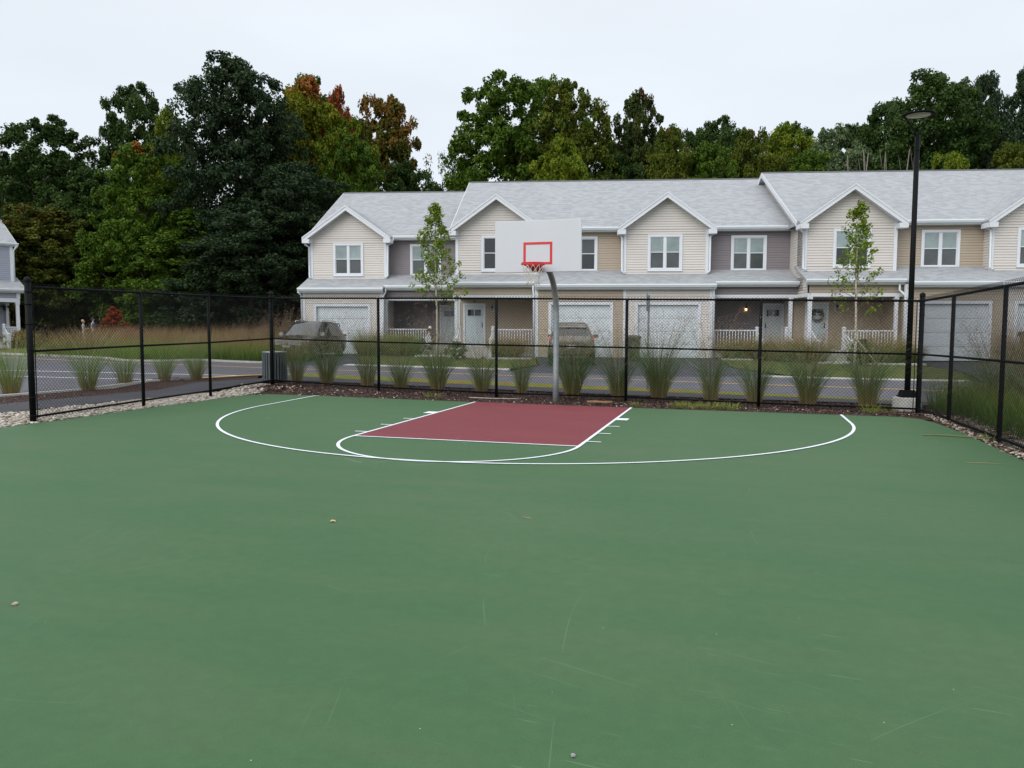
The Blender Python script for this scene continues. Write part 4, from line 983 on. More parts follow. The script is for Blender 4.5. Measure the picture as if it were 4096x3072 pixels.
    for j in range(limbs):
        c = C[rng.integers(len(C))]; z0 = max(H*base*.7, min(c[2]-.25*np.hypot(c[0], c[1])-.08*H, top)); f = (z0+.3)/(top+.3); ii = min(4, int(f*5)); fr = f*5-ii
        s = Vector(pts[ii]).lerp(Vector(pts[ii+1]), fr); e_ = Vector(c); m_ = s.lerp(e_, .5)+Vector((0, 0, -.06*(e_-s).length))
        b.tube([s, m_, e_], [trunk*.38, trunk*.24, trunk*.07], 5)
    b.build('trunk', mbark, root)
    return root
def leafmat(name, cols, hstops=None, trans=.26):
    """tint ramp over the crown; hstops recolours by height (turning leaves at the top)"""
    cols = [tuple((q[0]*1.42, q[1]*1.30, q[2]*1.45)) for q in cols]
    m = attrmat(name, [(0.1, cols[0]), (.5, cols[1]), (.9, cols[2])], 'tint', .7, 0, .18)
    t = m.node_tree; b = t.nodes['Principled BSDF']; src = b.inputs['Base Color'].links[0].from_socket
    if hstops:
        a = N(t, 'ShaderNodeAttribute'); a.attribute_name = 'hgt'; tc = N(t, 'ShaderNodeTexCoord'); nz = N(t, 'ShaderNodeTexNoise', Scale=hstops[3] if len(hstops) > 3 else .35, Detail=3.0); t.links.new(tc.outputs['Object'], nz.inputs['Vector'])
        ad = N(t, 'ShaderNodeMath', operation='ADD'); t.links.new(a.outputs['Fac'], ad.inputs[0])
        sc = N(t, 'ShaderNodeMath', operation='MULTIPLY_ADD'); sc.inputs[1].default_value = hstops[4] if len(hstops) > 4 else 1.6; sc.inputs[2].default_value = -.5*(hstops[4] if len(hstops) > 4 else 1.6); t.links.new(nz.outputs[0], sc.inputs[0]); t.links.new(sc.outputs[0], ad.inputs[1])
        mr = N(t, 'ShaderNodeMapRange'); mr.inputs['From Min'].default_value = hstops[0]; mr.inputs['From Max'].default_value = hstops[1]; t.links.new(ad.outputs[0], mr.inputs[0])
        mx = N(t, 'ShaderNodeMixRGB'); t.links.new(mr.outputs[0], mx.inputs[0]); t.links.new(src, mx.inputs[1]); mx.inputs[2].default_value = (*hstops[2], 1)
        t.links.new(mx.outputs[0], b.inputs['Base Color']); src = mx.outputs[0]
    tr = N(t, 'ShaderNodeBsdfTranslucent'); t.links.new(src, tr.inputs[0]); ms = N(t, 'ShaderNodeMixShader'); ms.inputs[0].default_value = trans
    o = [n for n in t.nodes if n.type == 'OUTPUT_MATERIAL'][0]
    t.links.new(b.outputs[0], ms.inputs[1]); t.links.new(tr.outputs[0], ms.inputs[2]); t.links.new(ms.outputs[0], o.inputs[0])
    return m
LM = dict(
    oak=leafmat('dark oak leaves', [(.009, .022, .008), (.017, .036, .012), (.040, .068, .026)]),
    oak2=leafmat('deep green leaves', [(.012, .030, .005), (.024, .053, .008), (.05, .092, .016)]),
    maple=leafmat('green maple leaves', [(.020, .050, .003), (.040, .082, .005), (.080, .14, .010)]),
    lime=leafmat('yellow green leaves', [(.040, .075, .003), (.085, .13, .006), (.16, .21, .012)]),
    limered=leafmat('yellow green leaves turning red', [(.05, .075, .003), (.105, .13, .006), (.19, .20, .012)], (.88, 1.02, (.27, .085, .018), .35, .6)),
    red=leafmat('red leaves', [(.06, .035, .006), (.17, .045, .010), (.28, .065, .016)]),
    rust=leafmat('rusty green leaves', [(.026, .045, .005), (.055, .070, .007), (.11, .10, .012)], (.72, 1.15, (.24, .09, .018), .5, 1.3)),
    olive=leafmat('olive maple leaves', [(.024, .046, .003), (.05, .076, .005), (.10, .115, .010)], (.95, 1.15, (.13, .08, .008), .6, 1.0)),
    orange=leafmat('green leaves with orange top', [(.024, .06, .003), (.046, .095, .005), (.09, .155, .012)], (.96, 1.02, (.30, .10, .012), .35, .6)),
    oliveor=leafmat('olive leaves with orange patches', [(.026, .042, .003), (.050, .066, .005), (.09, .10, .010)], (1.05, 1.4, (.18, .06, .010), .9, 2.4)),
    plum=leafmat('dark leaves with red tips', [(.016, .032, .006), (.030, .050, .008), (.06, .075, .014)], (.98, 1.2, (.08, .03, .012), .9, 1.6)),
    pale=leafmat('pale airy leaves', [(.045, .075, .03), (.075, .12, .045), (.14, .19, .08)]),
    young=leafmat('fresh young leaves', [(.06, .105, .008), (.10, .165, .012), (.165, .235, .03)], trans=.3),
    rustshrub=leafmat('rust red shrub leaves', [(.10, .02, .008), (.20, .04, .012), (.30, .075, .02)]),
    shrub=leafmat('shrub leaves', [(.02, .045, .012), (.035, .075, .02), (.07, .12, .04)]),
    spirea=leafmat('brown green shrub leaves', [(.07, .065, .014), (.115, .105, .022), (.19, .14, .04)]))

# tree kinds (built once; each first build is itself one of the trees in the picture)
def real_size(t):
    c = [k for k in t.children if k.name.startswith('crown')][0]; co = np.empty(len(c.data.vertices)*3, np.float32); c.data.vertices.foreach_get('co', co); co = co.reshape(-1, 3)
    return float(np.percentile(co[:, 2], 99.96)), float(np.percentile(np.hypot(co[:, 0], co[:, 1]), 92))
def put(t, px, dep, ytop, Hm, wpx, Wm, rz=0, label=None):
    """scale a tree so that its top and half width match what the photograph shows at that distance"""
    x, y = at(px, dep); z0 = zg(x, y)
    Hm, Wm = real_size(t)
    Ht = CP.z+(1312-ytop*1.85172)*dep/3075*(1-.072*(1312-ytop*1.85172)/3075)*.985 - z0; sz = Ht/Hm; sx = wpx*1.85172*dep/3075/Wm*1.22
    t.location = (x, y, z0-.05); t.scale = (sx, sx, sz); t.rotation_euler = (0, 0, rz)
    if label: t['label'] = label
    return t
K = {}
K['oak'] = make_tree('tree', 11, 22, 8.5, .04, 520, 130, .15, LM['oak'], M['bark'], 'x', shape='tall', trunk=.4, lobes=130)
K['maple'] = make_tree('tree', 12, 18, 7, .06, 420, 125, .145, LM['maple'], M['palebark'], 'x', shape='round', gap=.15, trunk=.3, limbs=18, lobes=105)
K['open'] = make_tree('tree', 13, 17, 6.5, .16, 230, 130, .14, LM['oak2'], M['palebark'], 'x', shape='vase', gap=.36, trunk=.26, limbs=30, lobes=72)
K['round'] = make_tree('tree', 14, 15, 6, .05, 400, 120, .14, LM['olive'], M['bark'], 'x', shape='round', trunk=.25, lobes=100)
K['dense'] = make_tree('tree', 15, 20, 7.5, .03, 500, 125, .15, LM['oak2'], M['bark'], 'x', shape='tall', trunk=.35, lobes=120)
K['airy'] = make_tree('tree', 16, 12, 4, .2, 60, 80, .11, LM['pale'], M['palebark'], 'x', shape='vase', gap=.4, clump=(.5, .9), trunk=.14, limbs=20)
KH = dict(oak=(22, 8.5), maple=(18, 7), open=(17, 6.5), round=(15, 6), dense=(20, 7.5), airy=(12, 4))
used = set()
TREES = [  # px (2212 wide), metres, top y, half width px, kind, leaves, label
    (108, 60, 246, 108, 'maple', 'oak2', 'open crowned dark green tree behind the grey blue house, sky showing through'),
    (95, 50, 440, 105, 'round', 'oliveor', 'low olive tree with orange patches beside the grey blue house'),
    (300, 64, 170, 82, 'maple', 'oak2', 'tall dark maple between the open crowned tree and the great oak'),
    (378, 56, 222, 48, 'maple', 'lime', 'yellow green treetop peeping out beside the great dark oak'),
    (315, 50, 300, 92, 'maple', 'orange', 'bright green maple with one orange shoulder before the great oak'),
    (205, 54, 360, 85, 'dense', 'oak2', 'deep green tree filling the dip beside the orange shouldered maple'),
    (515, 52, 112, 118, 'oak', 'oak', 'great dark oak, the tallest and blackest crown of the wood'),
    (672, 66, 156, 72, 'dense', 'maple', 'green treetop rising behind the red topped maple'),
    (656, 58, 164, 98, 'round', 'limered', 'large yellow green maple with a red crest beside the great oak'),
    (730, 60, 182, 48, 'round', 'red', 'small scarlet treetop between the yellow green and rusty maples'),
    (745, 57, 244, 62, 'round', 'lime', 'yellow green maple directly under the small scarlet treetop'),
    (832, 62, 196, 82, 'round', 'rust', 'rusty brown maple at the open gap of sky'),
    (775, 55, 292, 72, 'maple', 'maple', 'mid green maple in front of the rusty maple'),
    (640, 49, 345, 115, 'oak', 'oak', 'dark oak bulging low beside the end gable roof'),
    (880, 58, 345, 75, 'dense', 'oak2', 'low dark green tree just above the end block roof'),
    (962, 64, 318, 45, 'airy', 'pale', 'thin wispy tree alone in the gap of sky'),
    (1010, 62, 345, 50, 'dense', 'maple', 'small green tree under the gap of sky above the roof step'),
    (1100, 60, 152, 118, 'maple', 'maple', 'large green maple standing over the middle block ridge'),
    (1225, 58, 158, 92, 'maple', 'olive', 'olive topped maple joined to the large green maple'),
    (1175, 64, 150, 66, 'open', 'maple', 'loose high treetop behind the two joined maples'),
    (1215, 54, 290, 75, 'round', 'lime', 'lower lime green tree in front of the olive topped maple'),
    (1372, 60, 192, 70, 'round', 'plum', 'dark plum tinged tree, next after the olive topped maple'),
    (1440, 56, 268, 62, 'round', 'olive', 'low brown green tree leaning on the plum tinged tree'),
    (1330, 58, 330, 80, 'dense', 'oak2', 'dark low tree under the plum tinged tree'),
    (1540, 62, 242, 76, 'maple', 'oak2', 'round headed dark tree with sky gaps above the stepped ridge'),
    (1520, 54, 300, 75, 'dense', 'maple', 'green tree under the round headed dark tree'),
    (1612, 58, 272, 62, 'round', 'olive', 'olive brown tree over the roof step'),
    (1690, 66, 252, 72, 'maple', 'lime', 'bright green dome of a tree behind the foremost block'),
    (1790, 60, 268, 80, 'round', 'pale', 'pale feathery tree beside the bright green dome'),
    (1740, 56, 318, 80, 'dense', 'maple', 'mid green bushy tree low behind the foremost ridge'),
    (1900, 62, 212, 85, 'dense', 'oak2', 'dark green tree stepping up towards the tall wood by the lamp'),
    (1990, 58, 142, 105, 'oak', 'oak2', 'broad dark tree behind the street lamp head'),
    (2105, 60, 145, 62, 'oak', 'oak', 'blackish tree beyond the street lamp, next to the picture edge tree'),
    (2215, 54, 112, 75, 'dense', 'oak', 'very tall blackish tree cut by the picture edge'),
    (2040, 52, 318, 62, 'round', 'lime', 'small yellow green tree in front of the dark wood by the lamp'),
    (2165, 52, 300, 70, 'dense', 'olive', 'dull bronze tree low before the very tall blackish tree'),
    (1880, 66, 300, 90, 'dense', 'oak2', 'dark tree behind the bare pale stems'),
    (430, 48, 450, 115, 'dense', 'maple', 'low green tree at the foot of the great oak'),
    (545, 46, 430, 125, 'oak', 'oak', 'dark lower oak boughs spreading at the end block corner'),
    (1300, 72, 300, 85, 'dense', 'oak2', 'second row dark tree between the olive topped and plum tinged trees'),
    (1425, 72, 288, 80, 'dense', 'maple', 'second row green tree after the plum tinged tree'),
    (1490, 74, 268, 75, 'round', 'oak2', 'second row round tree before the round headed dark tree'),
    (1600, 72, 276, 80, 'dense', 'maple', 'second row green tree over the roof step'),
    (1700, 74, 262, 85, 'dense', 'oak2', 'second row dark tree behind the bright green dome'),
    (1825, 72, 262, 80, 'dense', 'oak2', 'second row dark tree above the bare pale stems'),
    (2050, 72, 165, 90, 'dense', 'oak2', 'second row tall dark tree filling the wood beyond the street lamp'),
    (150, 72, 330, 110, 'dense', 'oak2', 'second row dark tree closing the sky low behind the open crowned tree'),
    (30, 66, 330, 60, 'open', 'oak2', 'ragged dark tree at the picture edge behind the grey blue house'),
]
rngT = random.Random(3)
for px, dep, yt, wp_, kd, lf, lab in TREES:
    Hm, Wm = KH[kd]
    if kd not in used and kd in K:
        t = K[kd]; used.add(kd); t['label'] = lab
        for ch in t.children:
            if ch.name.startswith('crown'): ch.material_slots[0].link = 'OBJECT'; ch.material_slots[0].material = LM[lf]
    else: t = copy_thing(K[kd], lab, (0, 0, 0), mats={'crown': LM[lf]})
    put(t, px, dep, yt, Hm, wp_, Wm, rngT.random()*6.28, lab)

# far mass of woodland that closes the view under the crowns
def leaf_mass(name, pts_fn, n, size, m, label, cat=None, r=1.0, per=40):
    C = np.array([pts_fn() for _ in range(n)]); V, cid, rad = leaf_quads(C, np.full(n, r), per, size, flat=.8)
    nf = len(V)//4; tint = np.clip(.5+.2*RNG.normal(size=n)[cid]+.08*RNG.normal(size=nf), 0, 1)
    o = npmesh(name, V, np.arange(nf*4).reshape(-1, 4), m, attr={'tint': tint, 'hgt': np.zeros(nf)}, domain='FACE')
    return tag(o, label, cat, kind='stuff')
def wood_pt():
    px = random.uniform(-60, 2300); d = random.uniform(62, 78); x, y = at(px, d); return (x, y, zg(x, y)+random.uniform(0, 7.5))
leaf_mass('woodland', wood_pt, 900, .42, LM['oak'], 'dark far woodland closing the view between the trunks', r=1.6, per=36)
def under_pt():
    px = random.uniform(-40, 720); d = random.uniform(52, 58); x, y = at(px, d); return (x, y, zg(x, y)+random.uniform(0, 2.6)+1.0*math.sin(px*.03))
leaf_mass('undergrowth', under_pt, 420, .16, LM['oak2'], 'dense green undergrowth along the foot of the wood behind the meadow', r=.9, per=60)

# bare pale stems above the foremost ridge
b = MB()
stem = None
for i, (px, yt, lean) in enumerate(((1828, 340, -.3), (1846, 336, .5), (1868, 330, -.5), (1893, 315, .2), (1907, 345, -.2), (1930, 328, .6), (1958, 306, .1))):
    x, y = at(px, 56); z0 = zg(x, y); zt = CP.z+(1312-yt*1.85172)*56/3075
    b = MB(); h = zt-z0; b.tube([(0, 0, -.2), (.1*lean, .05, h*.4), (.5*lean, 0, h*.75), (lean, 0, h)], [.10, .09, .065, .03], 6)
    b.tube([(.5*lean, 0, h*.75), (.5*lean+.4, .1, h*.9)], [.03, .012], 5); b.tube([(.3*lean, 0, h*.85), (.3*lean-.3, -.1, h*.97)], [.03, .01], 5)
    o = b.build('dead_stem', M['palebark'], loc=(x, y, z0)); tag(o, 'bare pale dead stem standing above the foremost ridge in front of dark woods', 'tree', 'bare dead stems above the ridge')

# ------------------------------------------------------------------ ornamental grasses
GM = attrmat('reed grass blades', [(0, (.33, .24, .12)), (.18, (.22, .23, .08)), (.45, (.11, .19, .07)), (.85, (.20, .27, .12)), (1, (.40, .35, .22))], 'along', .55, .2)
GMy = attrmat('fresh reed blades', [(0, (.26, .19, .08)), (.2, (.18, .20, .05)), (.5, (.14, .235, .045)), (.9, (.21, .29, .09)), (1, (.34, .30, .18))], 'along', .55, .2)
GMb = attrmat('brown reed blades', [(0, (.11, .06, .035)), (.3, (.13, .085, .04)), (.6, (.12, .12, .04)), (1, (.24, .15, .09))], 'along', .6, .2)
PM = attrmat('airy seed heads', [(0, (.12, .12, .05)), (.5, (.26, .18, .12)), (1, (.34, .24, .17))], 'along', .8, .3)
def blades(n, L, spread, base_r, wdt, seg=5, droop=.5, rng=None, cent=(0, 0)):
    rng = rng or RNG
    a = rng.random(n)*2*pi; br = base_r*np.sqrt(rng.random(n)); lean = spread*(.15+.85*rng.random(n))*(.4+.6*br/base_r)
    ln = L*(.55+.5*rng.random(n)); dr = droop*rng.random(n); tw = rng.random(n)*2*pi; a2 = a+rng.normal(size=n)*.35
    V = []; al = []
    for k in range(seg+1):
        t = k/seg; th = lean*(1+.9*dr*t*t*1.4)
        # integrate approx: radial and height
        r = br+ln*t*np.sin(lean*(.55+.5*t)+dr*t*t*.9); z = ln*t*np.cos(lean*(.5+.45*t)+dr*t*t*.75)
        x = np.cos(a2)*r+np.cos(a)*br*.0; y = np.sin(a2)*r
        w_ = wdt*(1-t**2.2)*.5+.0006
        dx, dy = np.cos(tw)*w_, np.sin(tw)*w_
        V.append(np.stack([x-dx+cent[0], y-dy+cent[1], z], -1)); V.append(np.stack([x+dx+cent[0], y+dy+cent[1], z], -1)); al += [np.full(n, t), np.full(n, t)]
    V = np.stack(V, 1).reshape(-1, 3); al = np.stack(al, 1).reshape(-1)
    st = 2*(seg+1); base = np.arange(n)[:, None]*st+np.arange(seg)[None, :]*2
    Fq = np.stack([base, base+1, base+3, base+2], -1).reshape(-1, 4)
    return V, Fq, al
def panicles(n, L, spread, rng):
    """thin stalks ending in sprays of tiny seeds"""
    V0, F0, A0 = blades(n, L, spread, .10, .004, 5, .25, rng)
    st = 12; tips = V0.reshape(n, st, 3); vs = [V0]; fs = [F0]; al = [A0*.4]; o = len(V0)
    m = 26; tip = (tips[:, -1]+tips[:, -2])/2; mid = (tips[:, -5]+tips[:, -6])/2; d = tip-mid
    t = rng.random((n, m)); p = mid[:, None]+d[:, None]*t[..., None]*1.1; wd = .15*(1.15-t)[..., None]
    p = p+rng.normal(size=(n, m, 3))*wd*.75
    p = p.reshape(-1, 3); q = rng.normal(size=p.shape); q /= np.linalg.norm(q, axis=1)[:, None]; q2 = np.cross(q, rng.normal(size=p.shape)); q2 /= np.linalg.norm(q2, axis=1)[:, None]
    s = .0100; qq = np.stack([p-q*s*1.8, p-q2*s*.5, p+q*s*1.8, p+q2*s*.5], 1).reshape(-1, 3)
    vs.append(qq); fs.append(np.arange(len(qq)).reshape(-1, 4)+o); al.append(np.full(len(qq), .9))
    return np.concatenate(vs), np.concatenate(fs), np.concatenate(al)
def clump_mesh(seed, n=210, L=1.95, spread=.52, m=GM, label='x', pan=70, panL=2.25, base_r=.16, w_=.0050, name='ornamental_grass', droop=.5, group=None):
    rng = np.random.default_rng(seed); root = thing(name, label, 'ornamental grass', (0, 0, 0), 0, group)
    V, Fq, al = blades(n, L, spread, base_r, w_, 5, droop, rng); npmesh('foliage', V, Fq, m, attr={'along': al}, parent=root)
    if pan: V, Fq, al = panicles(pan, panL, spread*.75, rng); npmesh('seed_heads', V, Fq, PM, attr={'along': al}, parent=root)
    return root
GC = [clump_mesh(21, n=360, spread=.56, droop=1.0), clump_mesh(22, n=300, L=1.8, spread=.74, droop=.9), clump_mesh(23, n=440, L=2.05, spread=.64, pan=90, droop=1.1), clump_mesh(24, n=210, L=1.85, spread=.46, droop=.8)]
gy = [clump_mesh(31, n=290, L=1.75, spread=.66, m=GMy, pan=14, panL=1.9), clump_mesh(32, n=240, L=1.6, spread=.6, m=GMy, pan=10, panL=1.7)]
gu = set()
def place_grass(proto, x, y, s, label, rz=None, mats=None, sx=None, grp='reed grasses along the fences'):
    rz = random.random()*6.28 if rz is None else rz; sc = ((sx or s), (sx or s), s)
    if proto.name not in gu:
        gu.add(proto.name); t = proto; t.location = (x, y, zg(x, y)); t.rotation_euler = (0, 0, rz); t.scale = sc; t['label'] = label; t['group'] = grp
        if mats:
            for ch in t.children:
                k = ch.name.split('.')[0]
                if k in mats: ch.material_slots[0].link = 'OBJECT'; ch.material_slots[0].material = mats[k]
        return t
    return copy_thing(proto, label, (x, y, zg(x, y)), rz, sc, mats=mats, group=grp)
ordn = ['first', 'second', 'third', 'fourth', 'fifth', 'sixth', 'seventh', 'eighth', 'ninth', 'tenth', 'eleventh', 'twelfth', 'thirteenth', 'fourteenth']
backg = [(-8.20, 2.85, 3, .92), (-7.14, 2.70, 0, .95), (-5.84, 2.64, 3, 1.02), (-4.70, 2.32, 1, .86), (-3.56, 2.15, 0, 1.04), (-2.37, 2.26, 1, .94), (-1.35, 2.45, 3, .92), (.067, 2.0, 2, 1.05), (1.167, 2.23, 0, .96), (2.13, 2.5, 2, 1.14), (3.37, 2.65, 3, 1.05), (4.39, 2.6, 1, 1.0), (5.55, 2.3, 2, 1.0), (6.85, 2.6, 0, 1.12)]
for i, (x, y, k, s) in enumerate(backg):
    place_grass(GC[k], x, y, s, '%s tall reed grass behind the long fence, counting from the litter bin' % ordn[i])
for i, (x, y, k, s) in enumerate(((-13.6, -1.6, 0, 1.12), (-12.62, -.17, 0, 1.05), (-12.48, .95, 1, .95), (-11.95, 1.9, 1, .9), (-11.55, 2.75, 0, .92))):
    place_grass(gy[k], x, y, s, '%s leafy green reed clump on the mulch strip beside the parking lot, counting from the lone post' % ordn[i])
place_grass(gy[0], -14.6, -3.2, .9, 'arching green reed clump outside the court, beyond the lone capped fence post')
for i, (x, y, k, s) in enumerate(((8.9, .6, 2, 1.0), (9.6, -1.2, 1, .95), (8.75, -2.6, 3, .9), (10.4, 1.6, 0, 1.0), (9.3, -4.2, 1, .85))):
    place_grass(GC[k], x, y, s, ['reed grass leaning on the corner post near the lamp footing', 'reed grass behind the leaf littered fence, before the white stones', 'thin reed grass close behind the leaf littered fence', 'reed grass furthest back beyond the leaf littered fence', 'low reed grass at the near end of the leaf littered fence'][i], mats={'foliage': GMy if i % 2 else GM})
place_grass(GC[2], 9.15, -.9, .95, 'brown withered reed clump behind the leaf littered fence', mats={'foliage': GMb})
# brown grasses by the house corner and at the driveway edges
bg_ = clump_mesh(41, n=420, L=1.45, spread=.9, m=GMb, pan=120, panL=2.0, base_r=.35, w_=.009, label='tall russet seeding grass by the corner of the end garage'); q_ = W(-18.9, 2.2); bg_.location = (q_.x, q_.y, zg(q_.x, q_.y)); bg_.scale = (1.2, 1.2, 1.25)
q_ = W(-19.8, 1.2); copy_thing(bg_, 'lower russet seeding grass in front of the dark trees beside the dark green car', (q_.x, q_.y, zg(q_.x, q_.y)), 1.0, (1.2, 1.2, .95))
q_ = W(13.9, -2.6); copy_thing(bg_, 'russet seeding grass at the foremost block between two garage doors', (q_.x, q_.y, zg(q_.x, q_.y)), 2.0, (1.1, 1.1, .95))
q_ = W(15.0, -3.8); copy_thing(bg_, 'spreading russet grass before the green topped storage box', (q_.x, q_.y, zg(q_.x, q_.y)), 3.0, (1.3, 1.3, .8))

# mounds of mixed grasses and shrubs in front of the porches
def shrub(name, seed, Wd, H, m, label, n=60, leaf=.05, nl=70, shape='round', group='porch planting'):
    t = make_tree(name, seed, H, Wd, .02, n, nl, leaf, m, M['bark'], label, 'shrub', trunk=.03, shape=shape, group=group, clump=(.7, 1.2), limbs=6); return t
def at_uv(t, u, v, s=1, sz=None, rz=0):
    p = W(u, v); t.location = (p.x, p.y, zg(p.x, p.y)); t.scale = (s, s, sz or s); t.rotation_euler = (0, 0, rz); return t
S0 = shrub('shrub', 51, .9, 1.0, LM['shrub'], 'green mounded shrub between the young tree stakes and the end porch', 70, .035, 110); at_uv(S0, -11.9, 1.0, 1.0, .85, 2)
def cs(src, lab, u, v, s, sz, rz, m=None):
    p = W(u, v); return copy_thing(src, lab, (p.x, p.y, zg(p.x, p.y)), rz, (s, s, sz), mats={'crown': m, 'foliage': m} if m else None)
MG2 = attrmat('fresh mound blades', [(0, (.07, .10, .018)), (.5, (.13, .21, .03)), (1, (.23, .29, .07))], 'along', .8, .3)
MO = attrmat('mound grass blades', [(0, (.07, .085, .02)), (.35, (.13, .15, .03)), (.75, (.23, .20, .05)), (1, (.34, .24, .09))], 'along', .8, .3)
G0 = clump_mesh(45, n=1300, L=1.15, spread=.95, m=MO, pan=60, panL=1.25, base_r=.55, w_=.010, label='soft brown green grass mound before the beige porch railing of the middle block', group='porch grasses'); at_uv(G0, -7.2, -.5, 1.1, 1.0)
cs(G0, 'soft olive grass mound before the mauve porch railing of the end block', -13.0, 1.4, 1.1, 1.05, 1)
cs(G0, 'fresh green grass mound between the end garage and the end porch railing', -13.9, .3, .85, 1.2, 3, MG2)
cs(G0, 'fresh green grass mound in front of the end porch newel', -12.2, .2, 1.0, 1.15, 4, MG2)
cs(G0, 'brown green grass mound under the lit lantern railing', 3.3, -.6, 1.35, 1.0, 2)
cs(G0, 'brown green grass mound under the mauve entry door, before its stair', 4.7, -1.6, 1.1, 1.05, 3)
cs(G0, 'brown green grass mound between the two neighbouring porch stairs', 5.7, -2.4, 1.1, 1.1, 4)
cs(G0, 'large russet green grass mound before the railing of the wreath porch', 8.6, -2.5, 1.35, 1.15, 5)
cs(G0, 'small brown grass mound beside the lamp pole, at the foremost garage corner', 9.75, -2.5, .7, .8, 1)
S1 = shrub('shrub', 52, .45, .8, LM['shrub'], 'small round dark green shrub beside the beige porch steps', 40, .04, 60); at_uv(S1, -9.3, -2.1, 1.0)
cs(S1, 'small dark shrub at the foot of the wreath porch newel', 7.3, -3.9, 1.0, 1.3, 2, LM['shrub'])
# meadow shrubs
t = make_tree('shrub', 61, 3.4, 1.5, .02, 90, 90, .07, LM['rustshrub'], M['bark'], 'pointed rust red shrub standing in the meadow beside the two people', 'shrub', trunk=.05, shape='cone', group='meadow shrubs', clump=(.35, .6)); put(t, 247, 44, 662, 3.4, 31, 1.5)
t2_ = copy_thing(t, 'round dark green bush behind the corner post at the meadow edge', (0, 0, 0), mats={'crown': LM['shrub']}); put(t2_, 546, 46, 660, 3.4, 46, 1.5)
t3_ = copy_thing(S0, 'purple pink low shrub beside the pointed rust red shrub', (0, 0, 0), mats={'crown': leafmat('pink shrub leaves', [(.10, .03, .04), (.17, .06, .07), (.24, .10, .10)])}); put(t3_, 285, 43, 706, 1.0, 38, .9)
t4_ = copy_thing(K['airy'], 'slim bronze green sapling rising from the undergrowth behind the meadow', (0, 0, 0), mats={'crown': LM['oliveor']}); put(t4_, 378, 50, 560, 12, 30, 4)

# the tall meadow: uncountable blades over the island
def meadow(name, label, n, region, L, m, w_=.016, seg=3):
    P = [];
    while len(P) < n:
        p = region()
        if p: P.append(p)
    P = np.array(P); V, Fq, al = blades(n, L, .35, .02, w_, seg, .5)
    k = 2*(seg+1); V = V.reshape(n, k, 3)+np.array([(x, y, zg(x, y)-.05) for x, y in P])[:, None, :]
    return tag(npmesh(name, V.reshape(-1, 3), Fq, m, attr={'along': al}), label, None, kind='stuff')
def mead():
    u = random.uniform(-34, -15.2); v = random.uniform(-4.6, 14)
    x, y = W(u, v).x, W(u, v).y
    if y < 11.6+ (0 if x < -16 else .0): return None
    if u > -18.2 and v > -3.2: return None
    if u < -30 and v < 9: return None
    return x, y
MM = attrmat('meadow grass', [(0, (.10, .14, .022)), (.35, (.16, .18, .04)), (.62, (.25, .18, .08)), (1, (.38, .25, .14))], 'along', .8, .3)
MG = attrmat('meadow green grass', [(0, (.08, .13, .02)), (.5, (.13, .22, .03)), (1, (.24, .26, .07))], 'along', .8, .3)
meadow('meadow_grass', 'tall brown seeding meadow grass between the parking lot and the wood', 15000, mead, 1.45, MM)
def fringe():
    t = random.random(); k = [(-23.2, 11.6), (-21.4, 10.8), (-19.6, 11.0), (-18.3, 11.9), (-16.6, 11.6), (-14.6, 11.5)]
    i = min(4, int(t*5)); f = t*5-i; x = k[i][0]+(k[i+1][0]-k[i][0])*f; y = k[i][1]+(k[i+1][1]-k[i][1])*f
    return x+random.uniform(-.3, .3), y+random.uniform(0, 1.9)
meadow('meadow_fringe_grass', 'green reedy grass fringe along the kerb of the meadow island', 6000, fringe, .95, MG)
# short lawn blades on verge and lawns
def in_poly(p, poly):
    x, y = p; c = False; j = len(poly)-1
    for i in range(len(poly)):
        if (poly[i][1] > y) != (poly[j][1] > y) and x < (poly[j][0]-poly[i][0])*(y-poly[i][1])/(poly[j][1]-poly[i][1])+poly[i][0]: c = not c
        j = i
    return c
def scatter_poly(poly, box):
    def f():
        p = (random.uniform(*box[:2]), random.uniform(*box[2:])); return p if in_poly(p, poly) else None
    return f
vp = [(-10.5, 5.3), (-7.6, 4.6), (1.25, 4.35), (7.56, 4.42), (9, 4.4), (9, 4.65), (7.52, 4.66), (1.09, 5.42), (-8.47, 6.1)]
VM = attrmat('verge blades', [(0, (.10, .12, .02)), (.6, (.17, .21, .025)), (1, (.26, .26, .06))], 'along', .8, .3)
meadow('verge_grass', 'short yellow green grass of the strip between path and road', 9000, scatter_poly(vp, (-10.5, 9, 4.3, 6.2)), .10, VM, .014, 2)
def lawnpt():
    for _ in range(50):
        u, v = random.choice([(random.uniform(-13.8, -6), random.uniform(-6.4, 2.4)), (random.uniform(2.2, 9.7), random.uniform(-9.4, .8))])
        P1 = [(-14.1, 2.7), (-14.1, 0), (-12.9, -4.5), (-11.9, -5.6), (-6.7, -6.9), (-5.7, -4.9), (-6, 0), (-8, -1.8), (-9.9, -.6), (-11.4, -.6), (-11.6, .6)]
        P2 = [(2.15, 0), (2.1, -5.5), (3.3, -8.4), (8.4, -9.8), (9.6, -7), (9.8, -3.7), (6.0, -3.7), (4.8, -1.6)]
        if in_poly((u, v), P1) or in_poly((u, v), P2):
            p = W(u, v); return p.x, p.y
    return None
LG = attrmat('lawn blades', [(0, (.055, .075, .015)), (1, (.11, .14, .03))], 'along', .8, .3)
meadow('lawn_grass', 'mown grass of the front lawns', 12000, lawnpt, .07, LG, .02, 2)
# grass field outside, beyond the leaf littered fence
def rf():
    x = 8.2+11*random.random()**1.5; y = random.uniform(-9, 3.1); return (x, y)
meadow('rough_grass', 'rough green grass and weeds beyond the leaf littered fence', 16000, rf, .95, MG, .009, 4)
